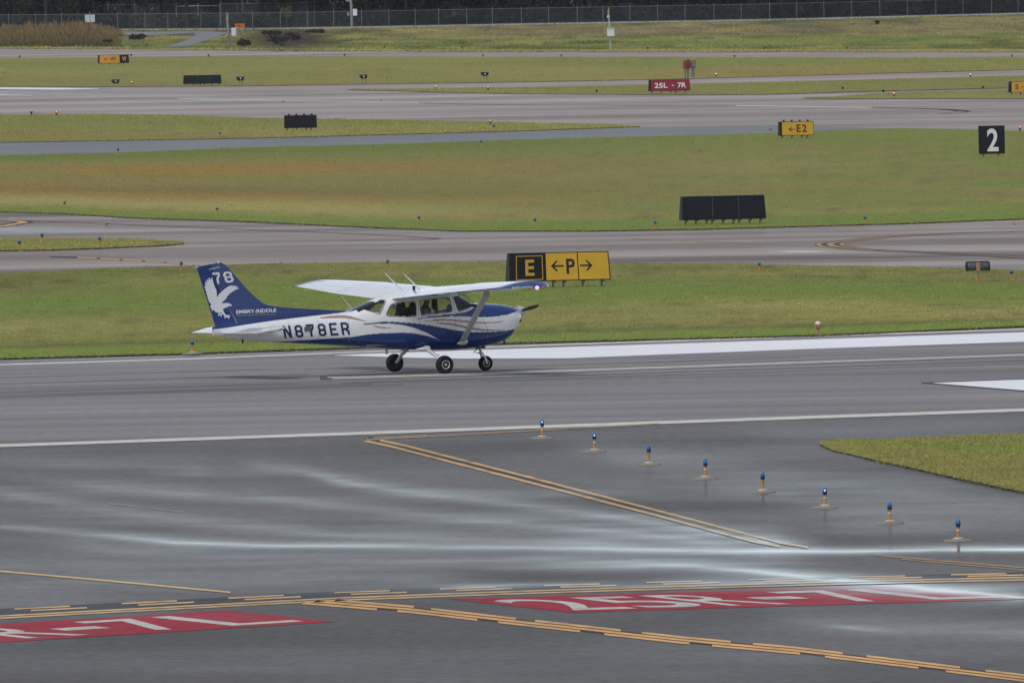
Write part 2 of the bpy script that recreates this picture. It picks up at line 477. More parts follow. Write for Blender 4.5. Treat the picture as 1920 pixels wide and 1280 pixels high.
rubber_pt = pave_mat('tyre_rubber_on_asphalt', (.105, .102, .104), RUN_A, .2, .1, .85, .2, .1)

# ground: one sheet of turf to the horizon
gm = attr_mat('turf', .95, .08, .30, (1.2, .28, 1))
me = bpy.data.meshes.new('ground')
xs = np.linspace(-900, 900, 30); ys = np.linspace(-300, 3300, 30)
gx, gy = np.meshgrid(xs, ys); V = np.stack([gx.ravel(), gy.ravel(), np.full(gx.size, -.004)], 1)
i = np.arange(29)[:, None] * 30 + np.arange(29)[None]
o = np_mesh('ground', V, np.stack([i, i + 1, i + 31, i + 30], -1).reshape(-1, 4), gm, colors=np.tile((.085, .088, .035), (900, 1)))
structure(o, 'flat turf of the airfield reaching back to the tree line', 'ground')

# pavements
V, Fq, PX, PY = grid(const(1560), off(near_line, 2), -2100, 4000, 400, 330, .003)
o = np_mesh('taxiway', V, Fq, asph_taxi, attrs={'wet': wet_near(PX, PY)})
structure(o, 'dark wet taxiway asphalt in the foreground with bright streaks of water', 'taxiway')
sheet('runway', off(near_line, 3.2), off(G1_lo, -6), asph_run, .005, 90, 60, label='grey asphalt runway under the aeroplane with long rubber streaks', cat='runway')

def wet_mid(px, py):
    w = .9 * np.exp(-((py - 471.3) / .9) ** 2) * np.exp(-((px - 1505) / 40) ** 4)
    w += .30 * np.exp(-((py - 430) / 5) ** 2) * np.clip((480 - px) / 300, 0, 1) + .18 * np.clip(fbm(px / 300, py / 7, 3) - .45, 0, 1) * 2
    return w
sheet('taxiway', off(G1_up, 5), off(G2_lo, -4), conc_mid, .008, 240, 90, wetf=wet_mid, label='worn grey taxiway crossing behind the yellow arrow sign', cat='taxiway')
def wet_far(px, py):
    w = .9 * np.exp(-((py - 165.5 - px * .004) / 2.0) ** 2) * np.clip((300 - px) / 150, 0, 1)
    w += .45 * np.exp(-((py - 174 - px * .02) / 2.4) ** 2) * np.clip((900 - px) / 500, 0, 1)
    w += .16 * np.clip(fbm(px / 300, py / 4, 9) - .4, 0, 1) * 2
    return w
sheet('runway', off(G2_up, 3), off(G4_lo, -2), conc_far, .008, 200, 60, wetf=wet_far, label='pale far pavement beyond the first grass fields', cat='runway')
link_up = pl([(-700, 287), (0, 266.5), (480, 258.5), (960, 245), (1180, 238), (1450, 234.5), (1560, 238), (1640, 240.8), (2620, 270)])
sheet('taxiway', off(G2_up, 1.5), lambda x: np.minimum(off(link_up, 0)(x), off(G2_up, -.5)(x)), asph_link, .014, 120, 12, x1=1650,
      wetf=lambda px, py: .14 + 0 * px, label='narrow damp bluish taxiway leading past the yellow E2 sign', cat='taxiway')
sheet('taxiway', off(G4_up, 1.5), off(P5_up, -1), conc_far, .008, 60, 8, label='far pale taxiway in front of the grassy bank', cat='taxiway')

# ------------------------------------------------------------------ grass
def blob(px, py, cx, cy, rx, ry):
    return np.exp(-(((px - cx) / rx) ** 2 + ((py - cy) / ry) ** 2))
C_GREEN, C_LUSH, C_TAN, C_OLIVE, C_RUST, C_DARK = [np.array(lin(c)) for c in ((103, 109, 54), (95, 109, 50), (131, 122, 73), (109, 105, 61), (128, 101, 50), (80, 81, 46))]
KG = 1.43
def mixc(c, d, w): return c + (np.asarray(d) - c) * np.clip(w, 0, 1)[:, None]
def base_tint(px, py, t, seed):
    n1 = fbm(px / 330, py / 9, seed); n2 = fbm(px / 60, py / 3.0, seed + 50); n3 = fbm(px / 700, py / 30, seed + 90)
    c = np.tile(C_GREEN, (len(px), 1))
    c = mixc(c, C_OLIVE, (n1 - .38) * 3.2); c = mixc(c, C_TAN, (n3 - .5) * 3); c = mixc(c, C_DARK * .9, (.46 - n2) * 3.4)
    return c, n1, n2, n3
def tint_g1(px, py, t):
    c, n1, n2, n3 = base_tint(px, py, t, 31)
    c = mixc(c, C_LUSH, .9 * np.exp(-((t - .62 + .0 * px) / .17) ** 2) * (.4 + n1))
    c = mixc(c, C_TAN, .55 * np.exp(-((t - .30 - .05 * (n1 - .5)) / .11) ** 2) * (.2 + n3) * 1.1)
    c = mixc(c, C_DARK, .75 * np.exp(-((t - .135) / .028) ** 2) * np.clip(n2 * 1.6, 0, 1)); c = mixc(c, C_LUSH * 1.1, .9 * (t < .10))
    c = mixc(c, C_DARK, .6 * np.exp(-((t - .93) / .09) ** 2) * (.3 + n1)); c = mixc(c, (.10, .085, .035), .35 * np.exp(-((t - .80) / .05) ** 2) * (n1 > .5))
    return c
def tint_g2(px, py, t):
    c, n1, n2, n3 = base_tint(px, py, t, 41)
    c = mixc(c, C_OLIVE * (1.0, .97, 1.0), .85 * np.clip((t - .12) / .1, 0, 1) * np.clip(1.15 - px / 4200, 0, 1)); L_ = np.clip((1150 - px) / 500, 0, 1)
    c = mixc(c, C_LUSH, .8 * (t < .11)); c = mixc(c, C_TAN * 1.03, .95 * np.exp(-((t - .21) / .10) ** 2) * L_)
    c = mixc(c, C_RUST, .8 * np.exp(-((t - .36 - .06 * (n3 - .5)) / .035) ** 2) * np.clip((1300 - px) / 600, 0, 1) * (.45 + n2))
    c = mixc(c, (.105, .085, .04), .5 * np.exp(-((t - .42) / .05) ** 2) * np.clip((1300 - px) / 700, 0, 1) * (.3 + n1))
    c = mixc(c, C_RUST, .75 * np.clip(np.exp(-((py - 322 + .012 * px) / 11) ** 2) * np.exp(-((px - 420) / 480) ** 2) * (.25 + 1.3 * n1), 0, 1))
    c = mixc(c, C_RUST * .95, .55 * np.exp(-((py - 348) / 7) ** 2) * np.clip((500 - px) / 350, 0, 1) * (.3 + n2))
    c = mixc(c, C_LUSH * .85, .8 * np.clip((t - .84) / .1, 0, 1) * np.clip((1500 - px) / 600, .25, 1)); c = mixc(c, C_LUSH, .5 * np.clip((px - 900) / 700, 0, 1) * (n1 < .5))
    return c
def tint_far(seed, warm):
    def f(px, py, t):
        c, n1, n2, n3 = base_tint(px, py, t, seed)
        c = mixc(c, C_OLIVE * 1.03, .68 + 0 * t); c = mixc(c, C_TAN, warm * (n3 - .2)); c = mixc(c, C_RUST * .9, warm * .8 * (n1 - .5) * 2)
        return mixc(c, C_LUSH, .5 * np.exp(-((t - .75) / .15) ** 2) * (.4 + n1))
    return f
soil = simple('soil_edge', (.066, .062, .036), .95, .1, var=.3, scale=3)

def tufts(lo, up, x0, x1, n, tint, z, hpx, seed, hmax=.16, wfac=.5, skip=None):
    r = np.random.default_rng(seed)
    # at grazing view the mowing height hides what is behind it, so density follows the ground as seen
    px = r.uniform(x0, x1, n); t = r.random(n) ** 1.05
    yl, yu = lo(px), up(px); ok = (yl - yu) > .8
    px, t, yl, yu = px[ok], t[ok], yl[ok], yu[ok]; py = yl * (1 - t) + yu * t
    if skip is not None: k = ~inside(skip, px, py); px, t, py = px[k], t[k], py[k]
    n = len(px)
    c = tint(px, py, t) * KG * (1 + r.normal(0, .22, (n, 1))) * (.74 + .52 * fbm(px / 26, py / 1.9, seed + 301))[:, None] * (1 + r.normal(0, .05, (n, 3)))
    edge = r.random(n) < .05                                       # stray growth creeping over the pavement edge
    py = np.where(edge, lo(px) + r.normal(.2, .9, n), py); z = np.where(edge & (py > lo(px)), .012, z)
    B = G(px, py, z); s = F / (B @ FW - CP @ FW)
    h = np.minimum(hpx / s, hmax) * r.uniform(.3, 1.1, n) * np.clip(.45 + 1.1 * fbm(px / 40, py / 3, seed + 7), .5, 1.4); w = h * wfac * r.uniform(.7, 1.4, n)
    V = np.empty((n, 6, 3)); Cc = np.empty((n, 6, 3))
    for q in range(2):
        a = r.normal(0, .5, n); dx = np.cos(a) * w / 2; dy = np.sin(a) * w / 2; lx = r.normal(0, .5, n) * h; ly = (.9 + np.abs(r.normal(0, .7, n))) * h   # blades tipped back so their upper faces catch sky and sun
        V[:, q * 3] = B + np.stack([-dx, -dy, 0 * w - .01], 1); V[:, q * 3 + 1] = B + np.stack([dx, dy, 0 * w - .01], 1)
        V[:, q * 3 + 2] = B + np.stack([lx, ly, h], 1)
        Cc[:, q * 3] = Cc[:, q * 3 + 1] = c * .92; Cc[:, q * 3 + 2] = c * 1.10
    return V.reshape(-1, 3), np.arange(n * 6).reshape(-1, 3), np.clip(Cc.reshape(-1, 3), .003, .9)

blade_m = attr_mat('grass_blades', .9, .05, 0)
turf_m = attr_mat('turf_mat', .95, .05, .16, (1.6, .5, 1))
def verge(lo, up, x0, x1, tint, label, n_tuft, hpx, seed, z=.035, nx=380, ny=30, tlabel=None, skip=None, hmax=.16):
    V, Fq, PX, PY = grid(lo, up, x0, x1, nx, ny, z)
    yl, yu = lo(PX), up(PX); t = np.clip((yl - PY) / np.maximum(yl - yu, .05), 0, 1)
    c = np.clip(tint(PX, PY, t) * KG, .003, .9)
    o = np_mesh('grass_verge', V, Fq, turf_m, colors=c); structure(o, label, 'grass')
    # ragged earth lip where the turf stands above the pavement
    xs = np.linspace(x0, x1, int((x1 - x0) / 3)); a = G(xs, lo(xs), z)
    jit = np.random.default_rng(seed).normal(0, .16, len(xs)); a[:, 1] += jit
    b_ = a.copy(); b_[:, 2] = 0.0; b_[:, 1] -= .03; a[:, 2] += .004
    top2 = a.copy(); top2[:, 1] += .9; k = len(xs); i = np.arange(k - 1)
    FF = np.concatenate([np.stack([i, i + 1, i + 1 + k, i + k], 1), np.stack([i + k, i + k + 1, i + 2 * k + 1, i + 2 * k], 1)])
    e = np_mesh('soil_edge', np.concatenate([b_, a, top2]), FF, soil); structure(e, 'dark earth lip along the front of the ' + label, 'ground')
    if n_tuft:
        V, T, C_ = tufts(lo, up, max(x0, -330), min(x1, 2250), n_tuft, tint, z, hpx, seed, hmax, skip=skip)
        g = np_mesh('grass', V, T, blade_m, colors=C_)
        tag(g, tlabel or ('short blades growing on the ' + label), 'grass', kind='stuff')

t1 = tint_g1
verge(G1_lo, G1_up, -1400, 3300, tint_g1, 'green grass strip behind the aeroplane', 90000, 3.0, 1)
verge(G2_lo, G2_up, -1400, 3300, tint_g2, 'wide olive field with rusty wildflower patches', 90000, 2.3, 2)
verge(ISL_lo, ISL_up, -1400, 345, tint_far(61, .1), 'small green grass wedge at the left between taxiways', 7000, 3.6, 3)
verge(G3_lo, G3_up, -1400, 1200, tint_far(71, .5), 'tapering olive grass strip behind the first plain black panel', 24000, 2.6, 4)
verge(G4_lo, G4_up, -1400, 3300, tint_far(81, .55), 'far olive grass strip holding the row of approach lamps', 40000, 2.0, 5)
verge(G4B_lo, G4B_up, 650, 3300, tint_far(91, .5), 'thin grass wedge around the red runway sign', 14000, 2.0, 6)
verge(G4C_lo, G4C_up, 1505, 3300, tint_far(95, .4), 'thin grass wedge below the S sign at the right', 5000, 1.8, 7)
verge(G0_lo, G0_up, 1538, 3000, tint_far(99, .15), 'near grass corner at the right of the taxiway lights', 34000, 4.6, 8)

# ------------------------------------------------------------------ painted markings
def smooth(pts, k=10):
    P = [np.array(p, float) for p in pts]; P = [2 * P[0] - P[1]] + P + [2 * P[-1] - P[-2]]; out = []
    for i in range(1, len(P) - 2):
        for j in range(k):
            t = j / k; a, b_, c, d = P[i - 1], P[i], P[i + 1], P[i + 2]
            out.append(.5 * (2 * b_ + (c - a) * t + (2 * a - 5 * b_ + 4 * c - d) * t * t + (3 * b_ - a - 3 * c + d) * t ** 3))
    return np.array(out + [P[-2]])
def band(f, x0, x1, th, z, step=8):
    """a painted strip seen th photo pixels thick along the curve y=f(x)"""
    n = max(2, int((x1 - x0) / step)); xs = np.linspace(x0, x1, n + 1); y = f(xs)
    PX = np.concatenate([xs, xs]); PY = np.concatenate([y + th / 2, y - th / 2]); i = np.arange(n)
    return G(PX, PY, z), np.stack([i, i + 1, i + n + 2, i + n + 1], 1), PX, PY
def ribbon(pts, w, z, o=0.0, k=10):
    """a painted strip w metres wide, o metres to the side of a curve through photo points"""
    p = smooth(pts, k); g = G(p[:, 0], p[:, 1], z); d = np.gradient(g, axis=0); d /= np.linalg.norm(d, axis=1)[:, None]
    nrm = np.stack([-d[:, 1], d[:, 0], 0 * d[:, 0]], 1); n = len(g) - 1; i = np.arange(n)
    V = np.concatenate([g + nrm * (o - w / 2), g + nrm * (o + w / 2)]); px, py = proj(V)
    return V, np.stack([i, i + n + 1, i + n + 2, i + 1], 1), px, py
def paint(name, items, mat, label, wetf=wet_near):
    V = []; Fc = []; W = []; o = 0
    for v, f, px, py in items:
        V.append(v); Fc.append(f + o); W.append(wetf(px, py) if wetf else np.zeros(len(v))); o += len(v)
    ob = np_mesh(name, np.concatenate(V), np.concatenate(Fc), mat, attrs={'wet': np.concatenate(W)})
    return structure(ob, label, 'marking')
dry = None
ZM, ZB = .011, .008
paint('runway_edge_line', [band(near_line, -1900, 3800, 5.6, ZM)], white_pt, 'long white runway edge line in front of the aeroplane')
paint('runway_edge_line', [band(far_line, -1900, 3800, 2.5, ZM)], white_pt, 'thin white runway edge line along the far side of the runway', dry)
ab_u = pl([(628, 665.8), (700, 662.6), (1060, 650.3), (1500, 636.9), (1920, 622.6), (2400, 606)])
ab_l = pl([(628, 666.4), (700, 668), (760, 670.3), (860, 672), (1060, 671.5), (1500, 654.6), (1920, 640.4), (2400, 624)])
def fillband(lo, up, x0, x1, z, n=80):
    V, Fq, PX, PY = grid(lo, up, x0, x1, n, 2, z); return V, Fq, PX, PY
paint('aiming_marking', [fillband(ab_l, ab_u, 628, 2300, ZM)], bright_pt, 'broad white block marking beyond the aeroplane wheels', dry)
nb_u = pl([(1750, 717.4), (1920, 711), (2400, 693)]); nb_l = pl([(1750, 717.9), (1920, 731.5), (2400, 765)])
paint('marking_outline', [fillband(off(nb_l, 2.4), off(nb_u, -1.6), 1728, 2300, ZB)], black_pt, 'black outline of the white block at the right edge', dry)
paint('aiming_marking', [fillband(nb_l, nb_u, 1750, 2300, ZM)], bright_pt, 'white wedge shaped block marking at the right edge', dry)
cl = pl([(612, 708.2), (660, 707.6), (840, 702.4), (1500, 679.3), (1920, 665), (2400, 648)])
paint('marking_outline', [band(cl, 600, 2300, 7.5, ZB)], rubber_pt, 'dark worn outline of the runway centre line', dry)
paint('centre_line', [band(off(cl, -1.2), 614, 2300, 1.7, ZM), band(off(cl, 1.3), 622, 2300, 1.5, ZM)], white_pt, 'white double centre line running under the aeroplane', dry)
def ln(x0, y0, x1, y1): return pl([(x0, y0), (x1, y1)])
paint('tyre_marks', [band(ln(0, 742.6, 640, 721.6), -300, 700, 1.1, ZB), band(ln(0, 746, 640, 724.6), -300, 760, 1.0, ZB), band(ln(0, 736, 640, 716), -300, 560, .8, ZB),
                     band(ln(700, 716, 1920, 676), 640, 2200, 1.3, ZB), band(ln(700, 720.5, 1920, 681), 900, 2200, .8, ZB), band(ln(0, 720, 560, 702), -300, 580, .9, ZB),
                     band(ln(0, 708, 640, 688), -300, 500, .7, ZB), band(ln(600, 700, 1920, 655), 640, 1500, .8, ZB)], rubber_pt, 'thin black tyre skid marks along the runway', dry)

hs = pl([(0, 1154), (640, 1120), (960, 1108), (1280, 1098), (1600, 1089), (1920, 1081.6), (2300, 1073)])
starts = [-174, 27, 228, 428, 627, 825, 1020, 1212, 1403, 1593, 1783, 1970]
o1 = lambda x: -11.8 + 2.4 * np.clip(np.asarray(x) / 1000, 0, 1.6); o2 = lambda x: -7.3 + 1.8 * np.clip(np.asarray(x) / 1000, 0, 1.6)
paint('marking_outline', [fillband(lambda x: hs(x) + 5, lambda x: hs(x) + o1(x) - 2, -300, 2300, .0075, 200)], black_pt, 'black backing of the runway holding line')
paint('holding_line', [band(hs, -300, 2300, 2.5, ZM), band(lambda x: hs(x) + 4.0 + .6 * np.clip(x / 1900, 0, 1), -300, 2300, 2.5, ZM)]
      + [band(lambda x: hs(x) + o1(x), s, s + 104, 2.3, ZM) for s in starts] + [band(lambda x: hs(x) + o2(x), s + 31, s + 136, 2.3, ZM) for s in starts],
      pave_mat('holding_yellow', (.66, .44, .225), .2, .08, .14, .8, .15, .14, chip=.5), 'yellow runway holding line of two solid and two dashed stripes')

ec = pl([(589, 1126.5), (776, 1142), (900, 1156.5), (967, 1164), (1280, 1199), (1493, 1218.5), (1707, 1244), (1920, 1270), (2300, 1317)])
ups = [(628, 776), (808, 967), (1003, 1164), (1203, 1370), (1412, 1580), (1625, 1800), (1848, 2020)]
los = [(566, 707), (745, 895), (934, 1088), (1133, 1293), (1335, 1500), (1547, 1722), (1773, 1950)]
paint('marking_outline', [band(ec, 600, 2200, 9.5, ZB)], pave_mat('line_backing', (.10, .045, .03), .2, .1, .1, .9, .2, .1), 'dark reddish backing between the stripes of the dashed taxi line')
paint('taxi_centre_line', [band(ec, 590, 2200, 3.7, ZM)] + [band(off(ec, -5.2), a, b_, 3.7, ZM) for a, b_ in ups] + [band(off(ec, 5.2), a, b_, 3.7, ZM) for a, b_ in los],
      yellow_pt, 'solid yellow taxi line flanked by dashes in the foreground')
e_u = pl([(712, 824.6), (760, 834.8), (960, 885.5), (1220, 953), (1460, 1016), (1540, 1030)])
e_l = pl([(680, 825), (730, 835.5), (960, 895), (1220, 962.5), (1410, 1014), (1490, 1029)])
arm = pl([(680, 824.3), (735, 821.3), (980, 807.6), (1110, 800.4), (1235, 794.6)])
paint('marking_outline', [fillband(off(e_l, 3), off(e_u, -3), 690, 1420, ZB, 120)], pave_mat('edge_backing', (.085, .08, .08), .2, .1, .1, .9, .03, .1), 'dark backing of the double yellow taxiway edge line')
paint('taxiway_edge_line', [band(e_u, 712, 1515, 4.2, ZM), band(e_l, 680, 1462, 4.4, ZM)], tan_pt if False else pave_mat('edge_yellow', (.56, .355, .17), .2, .1, .14, .8, .15, .16, chip=.6), 'double yellow taxiway edge line slanting across the wet asphalt')
paint('taxiway_edge_line', [band(arm, 681, 1235, 2.4, ZM), band(off(arm, -2.2), 700, 800, 1.6, ZM)], tan_pt, 'faded yellow edge line closing in on the white runway edge')
paint('taxiway_edge_line', [band(ln(1660, 1041.5, 1920, 1063.5), 1640, 2200, 2.6, ZM), band(ln(1690, 1047.5, 1920, 1068), 1690, 2200, 2.2, ZM)], tan_pt, 'faded double yellow line at the right below the last taxiway light')
paint('taxi_line', [band(pl([(0, 1070), (160, 1084), (430, 1109.5)]), -300, 432, 3.0, ZM)], pave_mat('line_yellow', (.64, .42, .19), .2, .08, .12, .8, .25, .1), 'single yellow line running in from the left edge')
paint('scuff_mark', [band(ln(205, 943, 350, 960), 205, 352, 1.6, ZB)], pave_mat('scuff', (.30, .28, .26), .2, .1, .1, .9, .03, .1), 'short pale scuff on the wet asphalt at left', dry)

def para_sign(name, Bc, R_, up, text, label, u0=0.0, u1=1.0, vis0=0.0):
    """painted holding sign: a parallelogram on the ground with white lettering; Bc bottom left, R_ bottom right, up = top minus bottom"""
    Bc, R_, up = [np.array(q, float) for q in (Bc, R_, up)]
    n = 60; V = []
    def at(u, v, z):
        u = np.asarray(u, float)[:, None]; v = np.asarray(v, float)[:, None]
        q = Bc + (R_ - Bc) * u + up * v; return G(q[:, 0], q[:, 1], z), q[:, 0], q[:, 1]
    uu, vv = np.meshgrid(np.linspace(vis0, 1, 81), np.linspace(0, 1, 13)); P, px, py = at(uu.ravel(), vv.ravel(), ZB)
    i = np.arange(12)[:, None] * 81 + np.arange(80)[None]; Fq = np.stack([i, i + 1, i + 82, i + 81], -1).reshape(-1, 4)
    paint('holding_sign_marking', [(P, Fq, px, py)], red_pt, 'red painted panel ' + label)
    it = []
    for ch, a0, a1, b0, b1 in (('2', .04, .175, .13, .87), ('5', .205, .350, .13, .87), ('R', .372, .505, .13, .87), ('-', .524, .62, .42, .58), ('7', .644, .766, .13, .87), ('L', .81, .963, .13, .87)):
        v, f = refine(*text_mesh(ch, .006), .3); P, px, py = at(a0 + v[:, 0] * (a1 - a0), b0 + v[:, 1] * (b1 - b0), ZM); it.append((P, np.array(f), px, py))
    paint('holding_sign_lettering', it, sign_wpt, 'white painted letters 25R-7L ' + label)
para_sign('a', (1073, 1147.3), (1950, 1121.5), (-233, -25), '25R-7L', 'on the wet asphalt at the right', .055, .945)
para_sign('b', (-250, 1219), (630, 1164.6), (-207, -21.5), '25R-7L', 'cut by the left edge', .055, .945)

# markings on the farther pavements
cpts = [(2050, 428), (1920, 433.5), (1800, 436.5), (1690, 442), (1600, 450), (1556, 457.5), (1590, 465), (1660, 470), (1740, 472.5), (1830, 477), (1920, 483), (2050, 493)]
paint('marking_outline', [ribbon(cpts, .95, .013)], black_pt, 'black backing of the curved taxi line at the right', dry)
paint('taxi_centre_line', [ribbon(cpts, .20, .018), ribbon(cpts[2:8], .13, .018, .36), ribbon(cpts[2:8], .13, .018, -.36)], pave_mat('curve_yellow', (.42, .27, .15), .2, .1, .12, .85, .2, .1), 'curved yellow taxi line bending at the right behind the runway', dry)
lpts = [(-60, 410), (0, 412), (30, 414), (44, 416.5), (30, 419.5), (0, 424.5), (-60, 430)]
paint('marking_outline', [ribbon(lpts, .75, .013)], black_pt, 'black backing of the yellow loop at the left edge', dry)
paint('taxi_centre_line', [ribbon(lpts, .32, .018)], yellow_pt, 'yellow taxi line loop cut by the left edge', dry)
dl = pl([(100, 481.5), (150, 482.5), (345, 493.5), (520, 498)])
paint('marking_outline', [band(dl, 95, 345, 2.8, .013)], black_pt, 'black backing of the dashed line at left of the tail', dry)
paint('taxi_centre_line', [band(dl, a, a + 36, 1.7, .018) for a in (145, 188, 230, 272, 312)], yellow_pt, 'row of yellow dashes at left of the tail', dry)
paint('seam_line', [ribbon([(45, 413), (240, 421), (480, 431), (700, 440), (800, 445.5), (820, 447), (780, 450), (640, 452)], .22, .013)], simple('seam_tar', (.10, .075, .07), .9, .1), 'thin dark line curving along the worn taxiway', dry)
paint('taxi_centre_line', [band(pl([(1180, 447), (1400, 455), (1560, 463.5)]), 1180, 1560, 1.1, .016)], tan_pt, 'faint faded taxi line ahead of the curved marking', dry)
paint('white_line', [fillband(pl([(-300, 166), (0, 167.2), (110, 168), (185, 166.6)]), pl([(-300, 163.4), (0, 164), (80, 164.6), (185, 165.8)]), -300, 185, .014), fillband(pl([(-300, 176), (0, 178.4), (60, 179.6)]), pl([(-300, 175), (0, 177.4), (60, 179.2)]), -300, 60, .014)], bright_pt, 'wet sheen painted white at the left edge of the far pavement', dry)  # bright wet shine is put into the colour as white bars
paint('white_line', [band(pl([(335, 185), (500, 188.5), (790, 192.5)]), 335, 785, 1.1, .014), band(pl([(1380, 198), (1640, 202)]), 1380, 1635, 1.2, .014)], white_pt, 'thin white line along the far pavement', dry)
paint('seam_line', [ribbon([(1635, 202), (1740, 204), (1790, 206.5), (1806, 209), (1790, 211.5), (1770, 213)], .8, .014), ribbon([(790, 193.5), (1000, 197), (1380, 198)], .5, .014)], simple('far_tar', (.06, .05, .05), .9, .1), 'dark hooked line on the far pavement', dry)
paint('taxi_centre_line', [ribbon([(1792, 209), (1802, 209.4), (1790, 211.6), (1772, 213.4)], .45, .02)], tan_pt, 'small pale chevron on the far pavement', dry)
# ------------------------------------------------------------------ the aeroplane (X forward, Y left, Z up, origin on the ground between the main wheels)
YAW, ROLL = math.radians(26.5), -.010
PO = G(787, 698.8, .011)
MW = np.array(Matrix.Rotation(YAW, 3, 'Z') @ Matrix.Rotation(ROLL, 3, 'X'))
def to_w(P): return np.asarray(P, float) @ MW.T + PO
CPL = (CP - PO) @ MW
def loc(px, py, Y=0.0):
    """photo pixel -> aeroplane (x, z) on the plane at lateral distance Y"""
    r = ray(np.asarray(px, float), np.asarray(py, float)) @ MW
    t = (Y - CPL[1]) / r[..., 1]
    q = CPL + t[..., None] * r
    return q[..., 0], q[..., 2]
def lp(px, py, Y): x, z = loc(px, py, Y); return np.array((float(x), Y, float(z)))

plane = thing('light_aircraft', 'blue and white high wing propeller plane rolling along the runway', 'aeroplane', tuple(PO))
plane.rotation_euler = (Matrix.Rotation(YAW, 3, 'Z') @ Matrix.Rotation(ROLL, 3, 'X')).to_euler()

W_PAINT, B_PAINT, T_PAINT = np.array((.77, .775, .785)), np.array((.005, .033, .165)), np.array((.36, .21, .175))
paint_m = attr_mat('aircraft_paint', .22, .5, 0, coat=.5)
white_m = simple('white_gloss_paint', (.74, .745, .76), .25, .5, var=.03, coat=.4)
blue_m = simple('blue_gloss_paint', (.010, .028, .19), .25, .5, var=.05, coat=.4)
grey_metal = simple('grey_strut_shaded_leg', (.52, .52, .50), .4, .5, var=.06)
tyre_m = simple('tyre_rubber', (.012, .012, .013), .75, .3, var=.15)
alu_m = simple('cast_aluminium', (.55, .56, .56), .35, .5, .7, var=.1)
dark_m = simple('dark_trim', (.015, .015, .018), .6, .3, var=.2)
cabin_m = simple('cabin_lining', (.16, .155, .15), .8, .2, var=.1)
seat_m = simple('seat_leather', (.028, .026, .03), .6, .3, var=.15)
glass_m = glassy('aircraft_glass', (.78, .80, .80), .03)

# fuselage stations, silhouettes measured from the photograph
def arr(pts, Y):
    P = np.array(pts, float); x, z = loc(P[:, 0], P[:, 1], Y); i = np.argsort(x); return x[i], z[i]
bx_, bz_ = arr([(970, 592), (967.5, 606), (962, 618), (951.7, 633.8), (940, 640.5), (927, 645), (889, 652.5), (847, 656), (785, 656), (733, 654.6), (660, 649.9), (629, 648), (545, 643.2), (487, 640), (451.6, 637), (430, 632), (408, 629)], -.10)
tops = [(972, 583), (969, 579.5), (956, 574.2), (944, 571.8), (931, 570), (910, 568.8), (893, 568.2)]
tx_, tz_ = arr(tops, 0.0)
tx_ = np.concatenate([[-5.15, -4.8, -4.4, -4.0, -3.2, -2.7, -2.1, -1.76, -1.16, -.85, -.45, 0, .5, .78, 1.02, 1.24], tx_])
tz_ = np.concatenate([[1.17, 1.20, 1.235, 1.265, 1.325, 1.365, 1.40, 1.44, 1.655, 1.74, 1.82, 1.84, 1.83, 1.80, 1.665, 1.535], tz_])
wx_ = [-5.15, -4.8, -4.4, -4.0, -3.2, -2.7, -2.1, -1.7, -1.2, -.85, -.4, 0, .5, .9, 1.3, 1.8, 2.05, 2.2, 2.3, 2.38, 2.44, 2.5]
ww_ = [.035, .07, .12, .17, .27, .33, .41, .46, .51, .535, .55, .555, .555, .55, .54, .51, .475, .43, .375, .315, .25, .18]
mx_ = [-5.15, -4.0, -3.0, -2.0, -1.0, 0, 1.2, 2.0, 2.5]; mz_ = [1.09, 1.06, 1.02, .98, .97, .99, 1.03, 1.10, 1.15]
def sect(x):
    zb = np.interp(x, bx_, bz_); zt = np.interp(x, tx_, tz_); w = np.interp(x, wx_, ww_); zm = np.interp(x, mx_, mz_)
    nu = np.interp(x, [-5, -2.5, -1.2, .7, 1.3, 2.4], [2.2, 2.3, 3.6, 4.2, 2.9, 2.5]); nl = np.interp(x, [-5, -2.5, -1, 1, 2.4], [2.2, 2.5, 3.6, 3.2, 2.5])
    return zb, zt, w, zm, nu, nl
def tumble(z): return 1 - .17 * np.clip((z - 1.22) / .62, 0, 1)
def y_side(x, z):
    zb, zt, w, zm, nu, nl = sect(x); u = z >= zm
    h = np.where(u, zt - zm, zm - zb); n = np.where(u, nu, nl)
    q = np.clip(np.abs(z - zm) / np.maximum(h, .01), 0, .999)
    return w * (1 - q ** n) ** (1 / n) * tumble(z)
def on_side(px, py, out=.004):
    """photo pixel -> point on the near (right hand) fuselage skin"""
    px = np.asarray(px, float); py = np.asarray(py, float); Y = np.full(px.shape, -.4)
    for k in range(6):
        r = ray(px, py) @ MW; t = (Y - CPL[1]) / r[..., 1]; q = CPL + t[..., None] * r
        Y = -y_side(q[..., 0], q[..., 2])
    return np.stack([q[..., 0], Y - out, q[..., 2]], -1)

